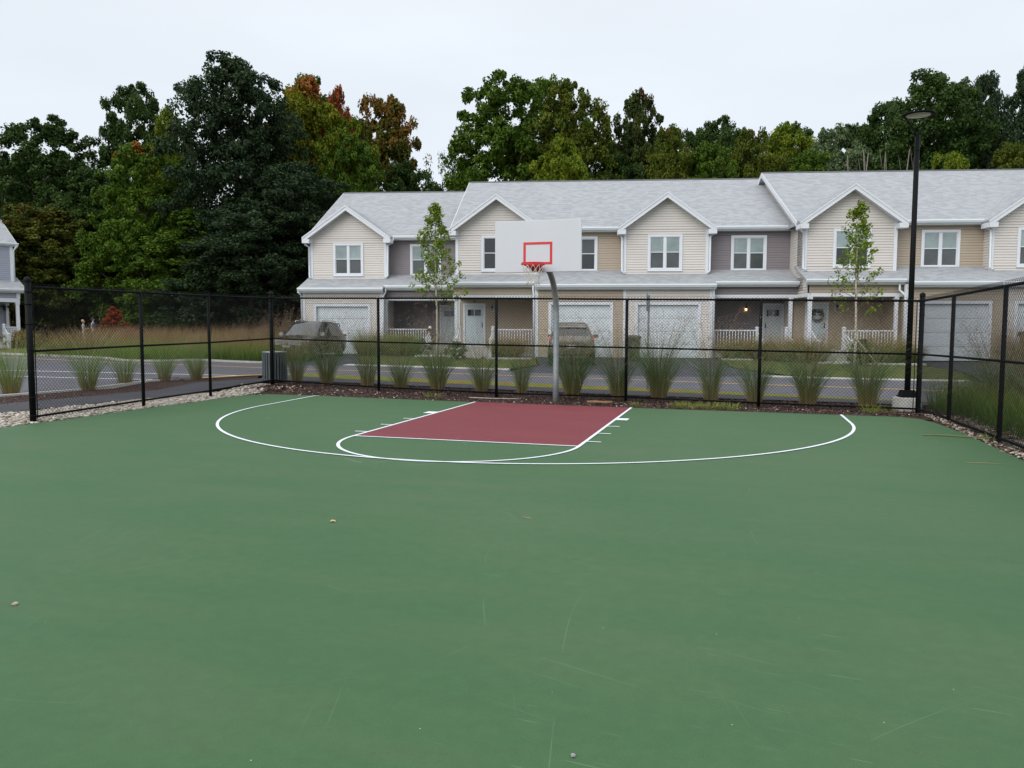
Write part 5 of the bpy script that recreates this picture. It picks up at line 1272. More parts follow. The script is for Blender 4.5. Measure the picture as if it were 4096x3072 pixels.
# red leaved suckers there
for i, (x, y, s, lab) in enumerate(((10.0, -.2, 1.0, 'orange red leaved seedling shrub behind the leaf littered fence'), (9.4, -2.9, .8, 'small orange leaved seedling close behind the fence near the picture edge'))):
    rr2 = thing('shrub', lab, 'shrub', (x, y, zg(x, y)), 0, 'red leaved seedlings')
    b = MB()
    for k in range(5): a = k*1.3; b.tube([(0, 0, 0), (.1*cos(a), .1*sin(a), .6*s), (.25*cos(a), .25*sin(a), 1.15*s)], [.008, .006, .003], 4)
    b.build('stem', M['twig'], rr2)
    C_c = np.array([(.24*cos(k*1.3)*f, .24*sin(k*1.3)*f, (.5+.65*f)*s) for k in range(5) for f in (.3, .6, 1)]); V, cid, rad = leaf_quads(C_c, np.full(len(C_c), .12), 5, .045)
    npmesh('foliage', V, np.arange(len(V)).reshape(-1, 4), mat('orange red leaf', (.45, .07, .02), .6, var=.3, vscale=8), parent=rr2)

# ------------------------------------------------------------------ young street trees with stakes
def young_tree(seed, H, x, y, label, trunk_h, nl, crown, sparse):
    rng = np.random.default_rng(seed); z0 = zg(x, y); root = thing('young_tree', label, 'tree', (x, y, z0), 0, 'staked young trees')
    b = MB(); wob = [(0, 0), (.02, .01), (.01, .03), (-.03, .02), (-.05, 0), (-.02, -.02), (0, 0)]
    tp = [(wob[i][0], wob[i][1], -.1+(H*.97+.1)*i/6) for i in range(7)]
    b.tube(tp, [.055, .05, .042, .034, .025, .015, .005], 8); b.build('trunk', M['birch'], root)
    b = MB(); C = []
    nb_ = 46
    for k in range(nb_):
        f = .30+.68*k/nb_+rng.normal()*.01; zb = H*f; a = k*2.4+rng.normal()*.3
        t = (f-.3)/.68; ln = crown*(1.25*(1-t)**.8+.12)*(.75+.5*rng.random())
        i = min(5, int(f*6)); base_ = Vector(tp[i]).lerp(Vector(tp[i+1]), min(1, f*6-i)); base_.z = zb
        e_ = base_+Vector((cos(a)*ln*.8, sin(a)*ln*.8, ln*(.75-.15*(t < .3)))); m_ = base_.lerp(e_, .5)+Vector((cos(a)*.06, sin(a)*.06, -.05))
        b.tube([base_, m_, e_], [.011*(1.3-t), .007*(1.3-t), .002], 4)
        for q in range(2):
            g = .4+.3*q; p0 = base_.lerp(e_, g); a2 = a+(.8 if q else -.8); p1 = p0+Vector((cos(a2)*ln*.3, sin(a2)*ln*.3, ln*.25)); b.tube([p0, p1], [.004, .0015], 4)
            dens = 1 if t > sparse else .35
            if rng.random() < dens: C.append(p1)
        if t > sparse*.6 or rng.random() < .45:
            for g in (.5, .75, 1.0): C.append(base_.lerp(e_, g))
    b.build('branch', M['twig'], root)['kind'] = 'stuff'
    C = np.array([tuple(c) for c in C]); V, cid, rad = leaf_quads(C, np.full(len(C), .17), nl, .047, up=.4, flat=.9, rng=rng, aspect=.8)
    nf = len(V)//4; npmesh('foliage', V, np.arange(nf*4).reshape(-1, 4), LM['young'], attr={'tint': np.clip(.5+.22*rng.normal(size=nf), 0, 1), 'hgt': np.zeros(nf)}, domain='FACE', parent=root)
    for s in (-1, 1):
        b = MB(); b.tube([(s*.95, -.2*s, 0), (s*.06, 0, 1.05 if s < 0 else 1.15)], .022, 6); b.build('stake', M['stake'], root)
    b = MB(); b.tube([(.05*cos(a), .05*sin(a), 1.12) for a in np.linspace(0, 2*pi, 9)], .012, 5, caps=False); b.build('tie', M['black'], root)
    return root
young_tree(71, 6.75, -8.55, 14.45, 'young staked tree with dense bright leaves before the end block porches', 2.5, 18, 1.0, .10)
young_tree(72, 6.2, 8.12, 14.3, 'young staked tree with thin lower branches before the wreath porch', 2.5, 12, .82, .36)

# ------------------------------------------------------------------ cars
def car(name, label, loc, rz, paint, lights_front=True, L=4.6, Wd=1.86, H=1.68):
    """estate / sport utility body lofted along x (front = +x)"""
    root = thing(name, label, 'car', loc, rz, None); w2 = Wd/2
    # stations: x, half width, sill z, belt z, roof z, roof half width
    S = [(-2.28, .62, .55, .80, .86, .60), (-2.25, .80, .42, .92, 1.00, .72), (-2.12, .90, .34, .98, 1.12, .70), (-1.92, .925, .30, 1.03, 1.48, .60), (-1.70, .93, .30, 1.04, 1.60, .62), (-1.1, .93, .28, 1.03, 1.665, .64), (-.4, .93, .27, 1.01, 1.68, .65),
         (.15, .93, .27, 1.00, 1.645, .64), (.48, .93, .27, .99, 1.50, .64), (.85, .93, .28, .98, 1.22, .68), (1.18, .93, .28, .97, 1.03, .74), (1.45, .925, .28, .93, 1.0, .76), (1.85, .91, .29, .86, .93, .74), (2.12, .86, .32, .78, .85, .68), (2.24, .74, .38, .66, .74, .58), (2.28, .60, .45, .58, .64, .50)]
    sc = H/1.68; NP = 9
    rows = []
    for x, hw, z0, zb, zr, rw in S:
        hw *= w2/.93; rw *= w2/.93
        half = [(hw*.90, z0), (hw*.985, z0+.10), (hw, z0+(zb-z0)*.45), (hw*.985, zb-.06), (hw*.955, zb), (rw+(hw*.955-rw)*.35, zb+(zr-zb)*.62), (rw, zb+(zr-zb)*.93), (rw*.80, zr), (0, zr+.015)]
        rows.append([(x*L/4.56, -y, z*sc) for y, z in half]+[(x*L/4.56, y, z*sc) for y, z in reversed(half[:-1])])
    n = len(rows[0]); body = MB(); glass = MB()
    for i in range(len(rows)-1):
        xm = (S[i][0]+S[i+1][0])/2
        for j in range(n-1):
            jj = j if j < 8 else n-2-j
            q = [rows[i][j], rows[i][j+1], rows[i+1][j+1], rows[i+1][j]]
            side_g = jj in (4, 5) and -1.75 < xm < .9
            wind = jj in (6, 7) and (.15 < xm < 1.1) or (jj in (5,) and .9 <= xm < 1.1)
            rear = jj in (6, 7) and -2.15 < xm < -1.85
            pillar = jj in (4, 5) and (abs(xm+.75) < .05)
            (glass if (side_g or wind or rear) and not pillar else body).add(q, [(0, 1, 2, 3)], smooth=True)
        body.add([rows[i][0], rows[i+1][0], rows[i+1][-1], rows[i][-1]], [(0, 1, 2, 3)])
    for r, o in ((rows[0], 1), (rows[-1], -1)): body.add(r, [tuple(range(n))[::o]])
    def weld(o):
        bm = bmesh.new(); bm.from_mesh(o.data); bmesh.ops.remove_doubles(bm, verts=bm.verts, dist=1e-4); bmesh.ops.recalc_face_normals(bm, faces=bm.faces); bm.to_mesh(o.data); bm.free(); return o
    bo = weld(body.build('body', paint, root)); g = weld(glass.build('window_glass', M['carglass'], root))
    gl = MB()
    for s in (-1, 1):
        y = s*w2
        # black wheel arch rings and sills
        for wx_ in (-1.36, 1.38):
            gl.tube([(wx_+.385*cos(a), y*1.0, .34+.385*sin(a)) for a in np.linspace(-.15, pi+.15, 14)], .035, 6)
        gl.box(-.98, .98, min(y*.985, y*1.01), max(y*.985, y*1.01), .22, .33)
    gl.build('arch_trim', M['plastic'], root)
    for s in (-1, 1):
        for wx_ in (-1.36, 1.38):
            t_ = MB(); yy0, yy1 = s*(w2-.22), s*(w2+.012)
            t_.tube([(wx_, yy0, .345), (wx_, yy0+s*.02, .345), (wx_, yy1-s*.02, .345), (wx_, yy1, .345)], [.31, .345, .345, .32], 24); wh = t_.build('wheel', M['rubber'], root)
            r_ = MB(); 
            for k in range(5):
                a = 2*pi*k/5; ca, sa = cos(a), sin(a)
                r_.add([(wx_+ca*.05-sa*.035, yy1+s*.012, .345+sa*.05+ca*.035), (wx_+ca*.21-sa*.02, yy1+s*.006, .345+sa*.21+ca*.02), (wx_+ca*.21+sa*.02, yy1+s*.006, .345+sa*.21-ca*.02), (wx_+ca*.05+sa*.035, yy1+s*.012, .345+sa*.05-ca*.035)], [(0, 1, 2, 3), (3, 2, 1, 0)])
            r_.tube([(wx_+.22*cos(a), yy1+s*.004, .345+.22*sin(a)) for a in np.linspace(0, 2*pi, 25)], .014, 6, caps=False); r_.tube([(wx_, yy1-s*.01, .345), (wx_, yy1+s*.014, .345)], .055, 10); r_.build('rim', M['rim'], wh)
    for s in (-1, 1):
        m_ = MB(); y = s*(w2+.02); m_.add([(.62, y-s*.06, 1.02), (.80, y-s*.06, 1.02), (.80, y+s*.13, 1.03), (.66, y+s*.15, 1.03), (.64, y-s*.06, 1.16), (.78, y-s*.06, 1.16), (.76, y+s*.12, 1.17), (.66, y+s*.13, 1.17)], [(0, 3, 2, 1), (4, 5, 6, 7), (0, 1, 5, 4), (1, 2, 6, 5), (2, 3, 7, 6), (3, 0, 4, 7)])
        m_.build('wing_mirror', paint, root)
    for s in (-1, 1):
        rr_ = MB(); rr_.tube([(-1.55, s*.60, 1.60), (-1.5, s*.61, 1.66), (-.4, s*.62, 1.725), (.1, s*.61, 1.68), (.15, s*.60, 1.63)], .018, 6); rr_.build('roof_rail', M['chrome'], root)
    # front end
    f = MB(); f.box(2.17, 2.275, -.55, .55, .50, .74); f.box(2.0, 2.262, -.66, .66, .27, .42); f.build('grille', M['plastic'], root)
    f = MB(); f.box(2.24, 2.30, -.56, .56, .725, .765); f.box(2.2, 2.272, -.60, .60, .425, .455); f.build('chrome_bar', M['chrome'], root)
    for s in (-1, 1):
        h = MB(); h.add([(2.28, s*.55, .66), (2.02, s*.88, .72), (1.96, s*.90, .83), (2.24, s*.57, .77), (2.16, s*.55, .66), (1.9, s*.84, .72), (1.86, s*.84, .85), (2.1, s*.56, .79)], [(0, 1, 2, 3), (4, 7, 6, 5), (0, 4, 5, 1), (3, 2, 6, 7), (1, 5, 6, 2), (0, 3, 7, 4)])
        h.build('headlight', mat('headlight glass', (.55, .58, .6), .1, spec=1), root)
    # rear end
    for s in (-1, 1):
        h = MB(); h.add([(-2.275, s*.46, .93), (-2.16, s*.90, .97), (-2.05, s*.925, 1.06), (-2.24, s*.46, 1.03), (-2.15, s*.46, .93), (-2.0, s*.86, .97), (-1.95, s*.86, 1.06), (-2.1, s*.46, 1.03)], [(0, 1, 2, 3), (4, 7, 6, 5), (0, 4, 5, 1), (3, 2, 6, 7), (1, 5, 6, 2), (0, 3, 7, 4)])
        h.build('tail_light', mat('tail light lens', (.42, .01, .015), .15, spec=.8), root)
        h = MB(); h.box(-2.285, -2.2, s*.62-.1, s*.62+.1, .47, .53); h.build('reflector', M['red'], root)
    h = MB(); h.box(-2.30, -2.24, -.46, .46, .895, .925); h.build('chrome_bar', M['chrome'], root)
    h = MB(); h.box(-2.305, -2.27, -.17, .17, .66, .78); h.build('number_plate', mat('number plate', (.55, .56, .58), .5, var=.25, vscale=24), root)
    h = MB(); h.box(2.29, 2.305, -.16, .16, .52, .62); h.build('number_plate', bpy.data.materials['number plate'], root)
    h = MB(); h.tube([(-2.16, -.56, 1.42), (-2.05, -.58, 1.56), (-2.05, .58, 1.56), (-2.16, .56, 1.42)], .03, 6); h.build('spoiler', paint, root)
    return root
P1 = mat('dark green grey car paint', (.045, .052, .050), .22, metal=.5, spec=.8, **{'Coat Weight': .6})
P2 = mat('taupe metallic car paint', (.15, .14, .12), .25, metal=.55, spec=.7, **{'Coat Weight': .6})
c1x, c1y = -14.85, 14.6
car('parked_car', 'dark green sport utility car with chrome grille bars facing out of the end driveway', (c1x, c1y, zg(c1x, c1y)), radians(-84), P1)
em = MB(); em.box(2.305, 2.315, -.09, .09, .735, .765); em.box(2.305, 2.317, -.035, .035, .71, .79)
c1 = [o for o in COL.objects if o.name == 'parked_car'][0]
em.build('badge', mat('gold badge', (.6, .38, .05), .3, metal=.6), c1)
c2x, c2y = -2.75, 15.35
car('parked_car', 'taupe estate car seen from behind in front of the beige garage door', (c2x, c2y, zg(c2x, c2y)), BA+pi/2+radians(-1), P2, Wd=1.84)

# wheelie bin between the middle garages
p = W(-1.56, -1.9); wb = thing('wheelie_bin', 'dark green lidded wheelie bin standing between the two middle garage doors', 'wheelie bin', (p.x, p.y, zg(p.x, p.y)), BA)
b = MB(); b.add([(-.21, -.25, .08), (.21, -.25, .08), (.21, .25, .08), (-.21, .25, .08), (-.28, -.33, .98), (.28, -.33, .98), (.28, .30, .98), (-.28, .30, .98)], [(0, 3, 2, 1), (4, 5, 6, 7), (0, 1, 5, 4), (1, 2, 6, 5), (2, 3, 7, 6), (3, 0, 4, 7)]); b.build('bin_body', M['plastic'], wb, bevel=.02)
b = MB(); b.add([(-.31, -.37, .985), (.31, -.37, .985), (.31, .34, 1.04), (-.31, .34, 1.04), (-.29, -.34, 1.04), (.29, -.34, 1.04), (.29, .32, 1.10), (-.29, .32, 1.10)], [(0, 3, 2, 1), (4, 5, 6, 7), (0, 1, 5, 4), (1, 2, 6, 5), (2, 3, 7, 6), (3, 0, 4, 7)]); b.build('lid', M['plastic'], wb, bevel=.01)
b = MB(); b.tube([(-.24, .38, 1.0), (.24, .38, 1.0)], .018, 6); b.build('handle', M['black'], wb)
for s in (-1, 1): b = MB(); b.tube([(s*.22, .26, .11), (s*.30, .26, .11)], .11, 14); b.build('wheel', M['rubber'], wb)
b = MB(); b.box(-.10, .10, -.318, -.30, .60, .64); b.build('grab_bar', M['galv'], wb)

# storage box and clutter before the last garage in the picture
p = W(14.75, -2.6); sb = thing('storage_box', 'brown storage box with dark green lid before the cream garage at the picture edge', 'storage box', (p.x, p.y, zg(p.x, p.y)), BA)
b = MB(); b.box(-.60, .9, -.35, .35, .85, 1.15); b.box(-.62, .92, -.37, .37, .25, .32); b.build('box', mat('brown box', (.20, .11, .05), .8, var=.3, vscale=6), sb)
b = MB(); b.box(-.60, .9, -.35, .35, .32, .85); b.build('panel', mat('weathered brown board', (.26, .15, .08), .8, var=.3, vscale=9), sb)
b = MB(); b.prism([(-.68, 1.15), (.98, 1.15), (.94, 1.34), (-.64, 1.34)], -.4, 'y', .4); b.build('lid', mat('dark green lid', (.015, .04, .025), .5), sb)
p = W(14.2, -3.3); fp = thing('flower_pot', 'small red pot with a green plant in front of the brown storage box', 'flower pot', (p.x, p.y, zg(p.x, p.y)), 0)
b = MB(); b.lathe([(0, 0), (.10, 0), (.14, .24), (.15, .24), (.15, .28), (.12, .28), (.12, .24), (0, .24)], 14); b.build('pot', mat('red pot', (.45, .03, .03), .5), fp)
V, cid, rad = leaf_quads(np.array([(0, 0, .42)]), np.array([.2]), 90, .05); npmesh('foliage', V, np.arange(len(V)).reshape(-1, 4), LM['shrub'], attr={'tint': np.full(len(V)//4, .5), 'hgt': np.zeros(len(V)//4)}, domain='FACE', parent=fp)

# porch ornament on the end porch rail: brown garland figure
p = W(-11.42, 3.05); orn = thing('porch_decoration', 'brown autumn garland with a white cap hung on the end porch newel', 'decoration', (p.x, p.y, 1.45), 0)
C = np.array([(-.12, 0, .12), (0, -.03, .16), (.08, -.03, .05), (.12, -.03, -.12), (.14, -.03, -.3)]); V, cid, rad = leaf_quads(C, np.full(5, .10), 45, .04); npmesh('garland', V, np.arange(len(V)).reshape(-1, 4), mat('dry brown leaves', (.16, .07, .025), .8, var=.4, vscale=20), parent=orn)
b = MB(); b.lathe([(.09, .22), (.085, .27), (.05, .30), (0, .31)], 12); b.build('cap', M['white'], orn)

# ------------------------------------------------------------------ grey blue house at the picture edge
hp = at(-14, 39.5); hang = math.atan2((R_*cos(radians(46))+F_*sin(radians(46))).y, (R_*cos(radians(46))+F_*sin(radians(46))).x)
H_ = block('house', 'grey blue clapboard house with white porch columns at the picture edge', 0, -8.0, 0, None)
for ch in list(H_.children):
    if ch.name.startswith('siding'):
        ch.material_slots[0].link = 'OBJECT'; ch.material_slots[0].material = M['blue']
k_ = (53-2048)/3075; cpt = CP+(F_+R_*k_+U_*((1536-1120)/3075))*44.6
H_.rotation_euler = (0, 0, hang); off_ = Vector((-sin(hang), cos(hang), 0))*1.2
H_.location = (cpt.x-off_.x, cpt.y-off_.y, .07); H_['group'] = 'houses across the meadow'
recess_y = 1.8
b = MB(); hh = window(H_, -5.6, -4.0, 4.40, 6.08, 1.2); wall_with_hole(b, -8.0, 0, 4.0, 6.42, 1.2, [hh]); b.build('siding', M['blue'], H_)
b = MB(); clap(b, 1.2, 2.8, 3.9, 6.35, 0, axis='y', out=1); b.build('siding', M['blue'], H_)
trim(H_, [(-.12, .03, 1.17, 1.3, 4.1, 6.35)]); gutter(H_, -8.3, .30, 1.0, 6.45)
lower_roof(H_, [(-8.3, .35, -.1)], 0, 0)
b = MB(); clap(b, -8, -.0, 3.24, 3.62, .14); b.build('siding', M['blue'], H_)
trim(H_, [(-8, .02, .06, .26, 3.02, 3.24), (-.14, .04, .05, .27, 3.241, 3.62), (-.10, .02, .26, 2.6, 3.02, 3.24)])
b = MB(); clap(b, .26, 2.6, 3.24, 3.9, .0, axis='y', out=1); b.build('siding', M['blue'], H_)
b = MB(); wall_with_hole(b, -8, 0, .7, 3.2, 2.6, [(-1.95, -.95, .7, 2.9)]); b.build('siding', M['blue'], H_)
b = MB(); b.box(-7.9, -.02, .1, 2.6, .5, .74); b.build('porch_floor', M['concrete'], H_)
for x in (-.09, -3.8): column(H_, x, .17, .74, 3.02, .16)
column(H_, -.09, 2.45, .74, 3.02, .14)
entry_door(H_, -1.97, -.93, .76, 2.6, 1)
bR = MB()
for i in range(1, 17): y = .3+2.1*i/17; bR.box(-.10, -.07, y-.017, y+.017, .86, 1.58)
bR.box(-.12, -.05, .25, 2.4, 1.58, 1.63); bR.box(-.11, -.07, .25, 2.4, .82, .86); bR.build('railing', M['white'], H_)
railing(H_, -.75, -.17, .17, .76, 1.63)
newel(H_, -.80, .17, .74, 1.72); stair_rail(H_, -.80, .1, 1.60, -.8, 1.15); newel(H_, -.80, -.85, .3, 1.2); steps(H_, -2.1, -.85, .1, .72, .40)
downspout(H_, [(.22, 1.02, 6.3), (.12, 1.08, 6.12), (.06, 1.14, 6.0), (.06, 1.14, 4.2)])
cs(S0, 'brown green clipped shrub at the porch foot of the grey blue house', 0, 0, 1.1, .9, 3, LM['spirea'])
sh_ = [o for o in COL.objects if o.get('label', '').startswith('brown green clipped')][0]; q_ = H_.location+Vector((cos(hang), sin(hang), 0))*.1-off_*.6; sh_.location = (q_.x, q_.y, zg(q_.x, q_.y)-.05)
lawn_a = H_.location; 
# a further house, only its grey wall and roof show between the trees
fx, fy = at(85, 66); fh = thing('house', 'far grey house with a low roof glimpsed between trunks beside the fence end post', 'house', (fx, fy, 1.2), radians(20))
b = MB(); b.box(-8, 6, 0, 8, 0, 3.2); b.build('wall', mat('far grey wall', (.25, .26, .28), .8, var=.05), fh)
b = MB(); b.add([(-8.5, -.5, 3.1), (6.5, -.5, 3.1), (6.5, 8.5, 3.1), (-8.5, 8.5, 3.1), (-8.5, 4, 5.6), (6.5, 4, 5.6)], [(0, 1, 5, 4), (2, 3, 4, 5), (0, 4, 3), (1, 2, 5), (0, 3, 2, 1)]); b.build('roof', M['shingle'], fh, uv=True)
b = MB(); b.box(-8.1, 6.1, -.1, -.01, 2.9, 3.09); b.build('fascia', M['white'], fh)

# ------------------------------------------------------------------ two people on the far path
def person(label, x, y, z, rz, shirt, trousers, hair, hat=None, arm=0, H=1.72, collar=None):
    root = thing('person', label, 'person', (x, y, z), rz, 'people walking behind the meadow')
    s = H/1.75
    J = [(0, 0, .95, .13, .10), (0, .01, 1.12, .135, .095), (0, .0, 1.30, .16, .11), (0, -.01, 1.44, .10, .08), (0, .0, 1.50, .055, .055), (.0, .01, 1.56, .055, .055), (.01, .02, 1.64, .078, .095), (.01, .01, 1.72, .06, .075)]
    V = [j[:3] for j in J]; Rr = [j[3:] for j in J]; E_ = [(i, i+1) for i in range(len(J)-1)]
    def chain(start, pts):
        p = start
        for q in pts: V.append(q[:3]); Rr.append((q[3], q[3])); E_.append((p, len(V)-1)); p = len(V)-1
    # face looks +y; stride along y
    chain(0, [(.09, .02, .86, .09), (.10, .12, .50, .062), (.10, .06, .12, .042), (.10, .20, .03, .03)])
    chain(0, [(-.09, -.02, .86, .09), (-.10, -.08, .50, .062), (-.10, -.26, .14, .042), (-.10, -.14, .04, .03)])
    chain(2, [(.19, 0, 1.40, .055), (.23, -.02+.10*arm, 1.14, .042), (.22, .12+.20*arm, .93+.28*arm, .032), (.21, .17+.24*arm, .87+.34*arm, .026)])
    chain(2, [(-.19, 0, 1.40, .055), (-.23, .02, 1.14, .042), (-.22, .04, .90, .032), (-.22, .06, .82, .026)])
    me = bpy.data.meshes.new('body'); me.from_pydata([(a*s, b_*s, c*s) for a, b_, c in V], E_, []); o = bpy.data.objects.new('body', me); COL.objects.link(o); o.parent = root
    sk = o.modifiers.new('s', 'SKIN'); ss = o.modifiers.new('d', 'SUBSURF'); ss.levels = 1; ss.render_levels = 1
    for i, v in enumerate(me.skin_vertices[0].data): v.radius = (Rr[i][0]*s, Rr[i][1]*s)
    me.skin_vertices[0].data[0].use_root = True
    # skin, shirt and trousers by height and reach
    m = bpy.data.materials.new('clothed figure'); m.use_nodes = True; t = m.node_tree; b = t.nodes['Principled BSDF']; b.inputs['Roughness'].default_value = .85
    tc = N(t, 'ShaderNodeTexCoord'); sp = N(t, 'ShaderNodeSeparateXYZ'); t.links.new(tc.outputs['Object'], sp.inputs[0])
    r = N(t, 'ShaderNodeValToRGB'); r.color_ramp.interpolation = 'CONSTANT'; el = r.color_ramp.elements
    dv = N(t, 'ShaderNodeMath', operation='DIVIDE'); dv.inputs[1].default_value = 2.0; t.links.new(sp.outputs['Z'], dv.inputs[0]); t.links.new(dv.outputs[0], r.inputs[0])
    el[0].position = 0; el[0].color = (.03, .03, .03, 1); el[1].position = .04; el[1].color = (*trousers, 1)
    q = el.new(.475*s); q.color = (*shirt, 1); q = el.new(.742*s); q.color = (.50, .27, .19, 1)
    ab = N(t, 'ShaderNodeMath', operation='ABSOLUTE'); t.links.new(sp.outputs['X'], ab.inputs[0]); gt = N(t, 'ShaderNodeMath', operation='GREATER_THAN'); gt.inputs[1].default_value = .175*s; t.links.new(ab.outputs[0], gt.inputs[0])
    lt = N(t, 'ShaderNodeMath', operation='LESS_THAN'); lt.inputs[1].default_value = 1.22*s; t.links.new(sp.outputs['Z'], lt.inputs[0]); mm = N(t, 'ShaderNodeMath', operation='MULTIPLY'); t.links.new(gt.outputs[0], mm.inputs[0]); t.links.new(lt.outputs[0], mm.inputs[1])
    mx = N(t, 'ShaderNodeMixRGB'); t.links.new(mm.outputs[0], mx.inputs[0]); t.links.new(r.outputs[0], mx.inputs[1]); mx.inputs[2].default_value = (.50, .27, .19, 1); t.links.new(mx.outputs[0], b.inputs['Base Color']); me.materials.append(m)
    h = MB(); h.lathe([(.0, .095), (.05, .085), (.082, .05), (.092, .0), (.088, -.05), (.07, -.07)], 14, (0, -.02, 1.68)); ho = h.build('hair', mat('hair', hair, .8), root); ho.scale = (s, s*1.08, s)
    f = MB(); f.add([(-.012, .098, 1.655), (.012, .098, 1.655), (0, .128, 1.63), (0, .10, 1.69)], [(0, 1, 2), (1, 3, 2), (3, 0, 2)]); no = f.build('nose', mat('skin', (.50, .27, .19), .6), root); no.scale = (s, s, s)
    for sx in (-1, 1):
        f = MB(); f.lathe([(0, -.02), (.012, -.012), (.016, 0), (.012, .014), (0, .022)], 8, (sx*.088, .0, 1.65)); eo = f.build('ear', bpy.data.materials['skin'], root); eo.scale = (s, s, s)
    if hat:
        f = MB(); f.lathe([(.098, 0), (.100, .03), (.085, .075), (.045, .10), (0, .105)], 14, (0, .0, 1.70)); f.add([(-.08, .07, 1.705), (.08, .07, 1.705), (.05, .19, 1.695), (-.05, .19, 1.695), (-.08, .07, 1.715), (.08, .07, 1.715), (.05, .19, 1.705), (-.05, .19, 1.705)], [(0, 3, 2, 1), (4, 5, 6, 7), (2, 3, 7, 6), (1, 2, 6, 5), (3, 0, 4, 7)]); c = f.build('cap', mat('dark cap', hat, .7), root); c.scale = (s, s, s)
    if collar:
        f = MB(); f.lathe([(.095, -.06), (.10, -.02), (.075, .02)], 12, (0, 0, 1.47)); c = f.build('collar', mat('blue collar', collar, .7), root); c.scale = (s, s*.9, s)
    return root
for (px, lab, rz_, kw) in ((180.5, 'fair haired person in pale grey with one bare arm raised behind the meadow grass', -60, dict(shirt=(.42, .40, .42), trousers=(.30, .28, .30), hair=(.48, .36, .20), arm=1.0, H=1.68)),
                      (201.5, 'person in a dark cap and blue collared grey shirt walking behind the meadow grass', -70, dict(shirt=(.30, .28, .31), trousers=(.12, .11, .13), hair=(.05, .04, .03), hat=(.012, .014, .03), arm=.3, H=1.76, collar=(.25, .42, .75)))):
    x, y = at(px, 46); person(lab, x, y, CP.z+((1312-1273 if px > 190 else 1312-1281)/3075*46)-kw['H']-.05, radians(rz_), **kw)

# ------------------------------------------------------------------ loose stones, chips and litter
def ico():
    bm = bmesh.new(); bmesh.ops.create_icosphere(bm, subdivisions=1, radius=1); V = np.array([v.co[:] for v in bm.verts]); Fq = np.array([[v.index for v in f.verts] for f in bm.faces]); bm.free(); return V, Fq
IV, IF = ico()
def pebbles(name, label, pts, smin, smax, m, flat=.55):
    n = len(pts); rng = RNG; k = len(IV)
    s = (smin+(smax-smin)*rng.random(n)**1.8)[:, None, None]; a = rng.random(n)*2*pi
    V = IV[None]*(1+.22*rng.normal(size=(n, k, 1)))*np.stack([np.ones(n)*1.25, np.ones(n)*(.8+.3*rng.random(n)), np.full(n, flat)], -1)[:, None, :]*s
    x = V[..., 0]*np.cos(a)[:, None]-V[..., 1]*np.sin(a)[:, None]; y = V[..., 0]*np.sin(a)[:, None]+V[..., 1]*np.cos(a)[:, None]
    V = np.stack([x, y, V[..., 2]], -1)+np.array(pts)[:, None, :]
    Fq = (IF[None]+np.arange(n)[:, None, None]*k).reshape(-1, 3)
    return tag(npmesh(name, V.reshape(-1, 3), Fq, m, attr={'tint': np.repeat(rng.random(n), len(IF))}, domain='FACE', nside=3, smooth=True), label, None, kind='stuff')
SM = attrmat('river stones', [(0, (.15, .11, .075)), (.2, (.29, .25, .20)), (.5, (.43, .385, .32)), (.8, (.34, .32, .29)), (1, (.56, .52, .46))], 'tint', .8)
pp = []
while len(pp) < 9000:
    y = -10+12*random.random()**.8; x = random.uniform(-9.9, -7.93)
    xo = -9.85 if y < -5 else -9.85+.4*(y+5)/3.8 if y < -1.2 else -9.45+.5*(y+1.2)/2.6
    if x < xo+.05 or (y > 1.1 and x > -8.5): continue
    pp.append((x, y, zg(x, y)+random.uniform(-.015, .02)))
pebbles('river_stones', 'cream and brown river stones between the court and the dark path', pp, .018, .045, SM)
pp = []
for _ in range(2600):
    y = random.uniform(-11, .6); x = 7.58+random.random()**.9*1.1; pp.append((x, y, zg(x, y)+random.uniform(-.025, .0)))
pebbles('river_stones', 'pale stones mixed with leaves along the court edge by the lamp side fence', pp, .012, .034, SM)
pp = [(random.uniform(8.5, 11.2)+.2*math.sin(i), random.uniform(-3.5, 1.0), -.02) for i in range(1300)]
pebbles('white_stones', 'white stones lying beyond the leaf littered fence', pp, .02, .05, mat('white stone', (.66, .66, .66), .8))
pp = []
for _ in range(150): x = random.uniform(-7.9, 7.6); y = random.uniform(.1, 1.4)-.0; pp.append((x, max(y, edgeY(x)+.05), zg(x, y)+.0))
pebbles('loose_stones', 'small white stones strewn over the dark bark mulch behind the baseline', pp, .008, .026, mat('chalky stone', (.62, .58, .52), .8))
# bark chips: small slivers lying on every mulch bed near the court
def chips(name, label, n, fn, m, ln=.035, wd=.010, zz=.0):
    P = []
    while len(P) < n:
        p = fn()
        if p: P.append((p[0], p[1], zg(*p)+zz))
    P = np.array(P); a = RNG.random(n)*2*pi; el = RNG.normal(size=n)*.35; L_ = ln*(.4+RNG.random(n)); w_ = wd*(.5+RNG.random(n))
    d = np.stack([np.cos(a)*np.cos(el), np.sin(a)*np.cos(el), np.sin(el)], -1)*L_[:, None]; q = np.stack([-np.sin(a), np.cos(a), RNG.normal(size=n)*.4], -1)*w_[:, None]
    V = np.stack([P-d-q*.6, P-d*.2+q, P+d+q*.4, P+d*.3-q], 1).reshape(-1, 3); V[:, 2] += .012
    return tag(npmesh(name, V, np.arange(n*4).reshape(-1, 4), m, attr={'tint': RNG.random(n)}, domain='FACE'), label, None, kind='stuff')
CM = attrmat('bark chips', [(0, (.012, .007, .006)), (.5, (.045, .023, .018)), (.85, (.11, .062, .048)), (1, (.26, .18, .13))], 'tint', .9)
def mb1():
    x = random.uniform(-8.4, 8.2); y = random.uniform(-.3, 3.4)
    return (x, y) if y > edgeY(x)+.02 else None
chips('bark_mulch', 'dark red brown bark mulch behind the baseline', 16000, mb1, CM)
